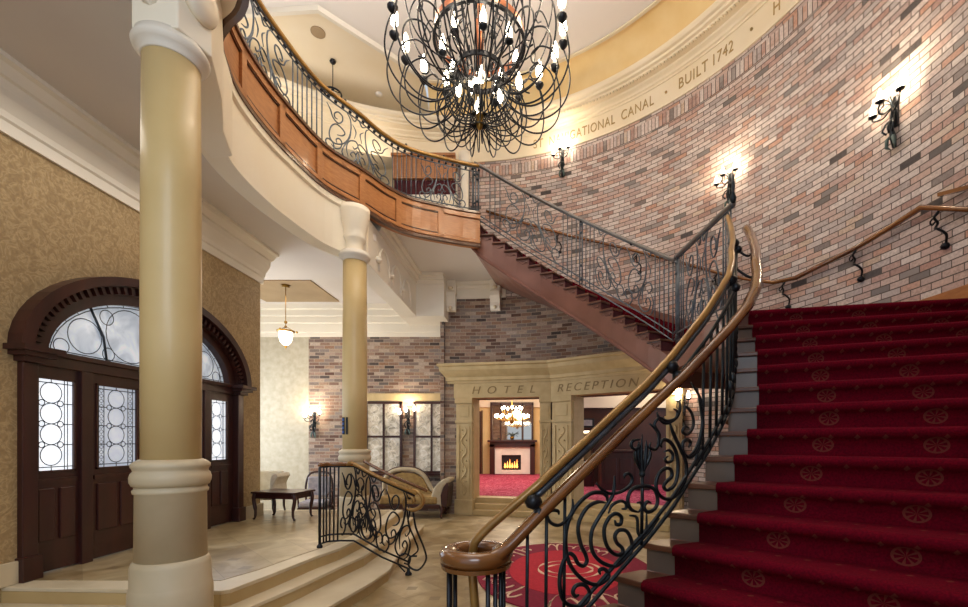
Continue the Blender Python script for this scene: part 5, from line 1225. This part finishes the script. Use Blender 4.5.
# chaise longue under the windows
cz = thing('chaise_longue', 'carved chaise longue with gold back and pale scrolled end under the windows', 'sofa', (rx(418, 9.9), 9.85, 0), 0)
c = cz; 
MB().box(-.75, .5, -.3, .3, .30, .48).build('seat', 'fabgold', c, local=True, bevel=.05)
MB().box(-.78, .55, -.32, .32, .22, .31).build('seat_rail', 'mahog', c, local=True, bevel=.012)
def slab2(pts, y0, y1): n_ = len(pts); return MB().add([(x, y, z) for y in (y0, y1) for x, z in pts], [tuple(range(n_)), tuple(range(n_, 2*n_))[::-1]]+[(j, (j+1) % n_, n_+(j+1) % n_, n_+j) for j in range(n_)])
slab2([(-.72, .4), (-.72, .74), (-.62, .88), (-.42, .95), (-.15, .94), (.05, .84), (.14, .70), (.2, .56), (.3, .46)], .2, .3).build('backrest', 'fabgold', c, local=True, bevel=.02)
MB().tube(smooth([(-.8, .25, .3), (-.8, .25, .75), (-.66, .25, .95), (-.42, .25, 1.02), (-.12, .25, 1.0), (.08, .25, .88), (.18, .25, .72), (.28, .25, .56), (.45, .25, .5)], 5), .05, 8).build('back_frame', 'fabpale', c, local=True)
MB().tube(smooth([(-.84, .27, .3), (-.85, .27, .78), (-.68, .27, 1.0), (-.42, .27, 1.075), (-.1, .27, 1.05), (.12, .27, .92), (.22, .27, .76)], 5), .022, 6).build('back_moulding', 'mahog', c, local=True)
slab2([(.32, .3), (.36, .5), (.42, .66), (.52, .78), (.64, .86), (.76, .85), (.78, .78), (.7, .76), (.62, .68), (.58, .5), (.6, .25)], -.28, .28).build('scrolled_end', 'fabpale', c, local=True, bevel=.03)
slab2([(.58, .25), (.56, .5), (.62, .68), (.70, .78), (.74, .7), (.70, .25)], -.30, .30).build('end_frame', 'mahog', c, local=True, bevel=.015)
for sx in (-.68, .56):
    for sy in (-.27, .27): MB().tube(smooth([(sx, sy, .25), (sx+.03, sy, .16), (sx, sy, .06), (sx+.03, sy, .02)], 3), [.04]*4+[.025]*5+[.02], 8).build('leg', 'mahog', c, local=True)
# =====================================================================  RUG
rug = thing('round_rug', 'oval maroon rug with red centre and cream script on the tiles', 'rug', (.47, 5.8, 0))
def ell(a, b, z0, z1, n_=56): return MB().prism([(a*math.cos(2*PI*i/n_), b*math.sin(2*PI*i/n_)) for i in range(n_)], z0, z1)
ell(1.13, 1.47, .0, .014).build('border', 'rugdark', rug, local=True); ell(.72, .98, .014, .017).build('centre', 'rugred', rug, local=True)
def flat(pts, wd, nm, z=.0175):
    mb = MB(); pts = [Vector((p[0], p[1], 0)) for p in pts]; vs = []
    for i, p in enumerate(pts):
        t = (pts[min(i+1, len(pts)-1)]-pts[max(i-1, 0)]).normalized(); n_ = Vector((-t.y, t.x, 0)); ww = wd*(.55+.45*math.sin(i*.9)); vs += [p+n_*ww+Vector((0,0,z+.003)), p-n_*ww+Vector((0,0,z+.003)), p-n_*ww+Vector((0,0,z-.004)), p+n_*ww+Vector((0,0,z-.004))]
    fs = [(i*4+j, i*4+4+j, i*4+4+(j+1) % 4, i*4+(j+1) % 4) for i in range(len(pts)-1) for j in range(4)]; mb.add(vs, fs+[(0,1,2,3)]); return mb
for a, b in ((.40, .52), (.30, .30)):
    flat([(.05+a*math.cos(i*PI/20), b*math.sin(i*PI/20)*.75) for i in range(41)], .022, 'ring', .018).build('ring_motif', 'rugcream', rug, local=True)
def script(th0, th1, rx_, ry_, n_, nm):
    pts = []
    for i in range(n_*8+1):
        s_ = i/8; th = th0+(th1-th0)*i/(n_*8); A = .12*(1+.6*math.sin(s_*1.9)); ph = s_*2*PI
        k_ = 1+A*math.sin(ph); th2 = th+.035*math.cos(ph); pts.append((rx_*k_*math.cos(th2), ry_*k_*math.sin(th2)))
    flat(pts, .017, nm).build(nm, 'rugcream', rug, local=True)
script(PI*1.28, PI*.98, .9, 1.2, 7, 'script_word'); script(PI*.92, PI*.66, .9, 1.2, 6, 'script_word'); script(PI*.55, PI*.22, .9, 1.2, 7, 'script_word'); script(PI*1.4, PI*1.75, .9, 1.2, 7, 'script_word')
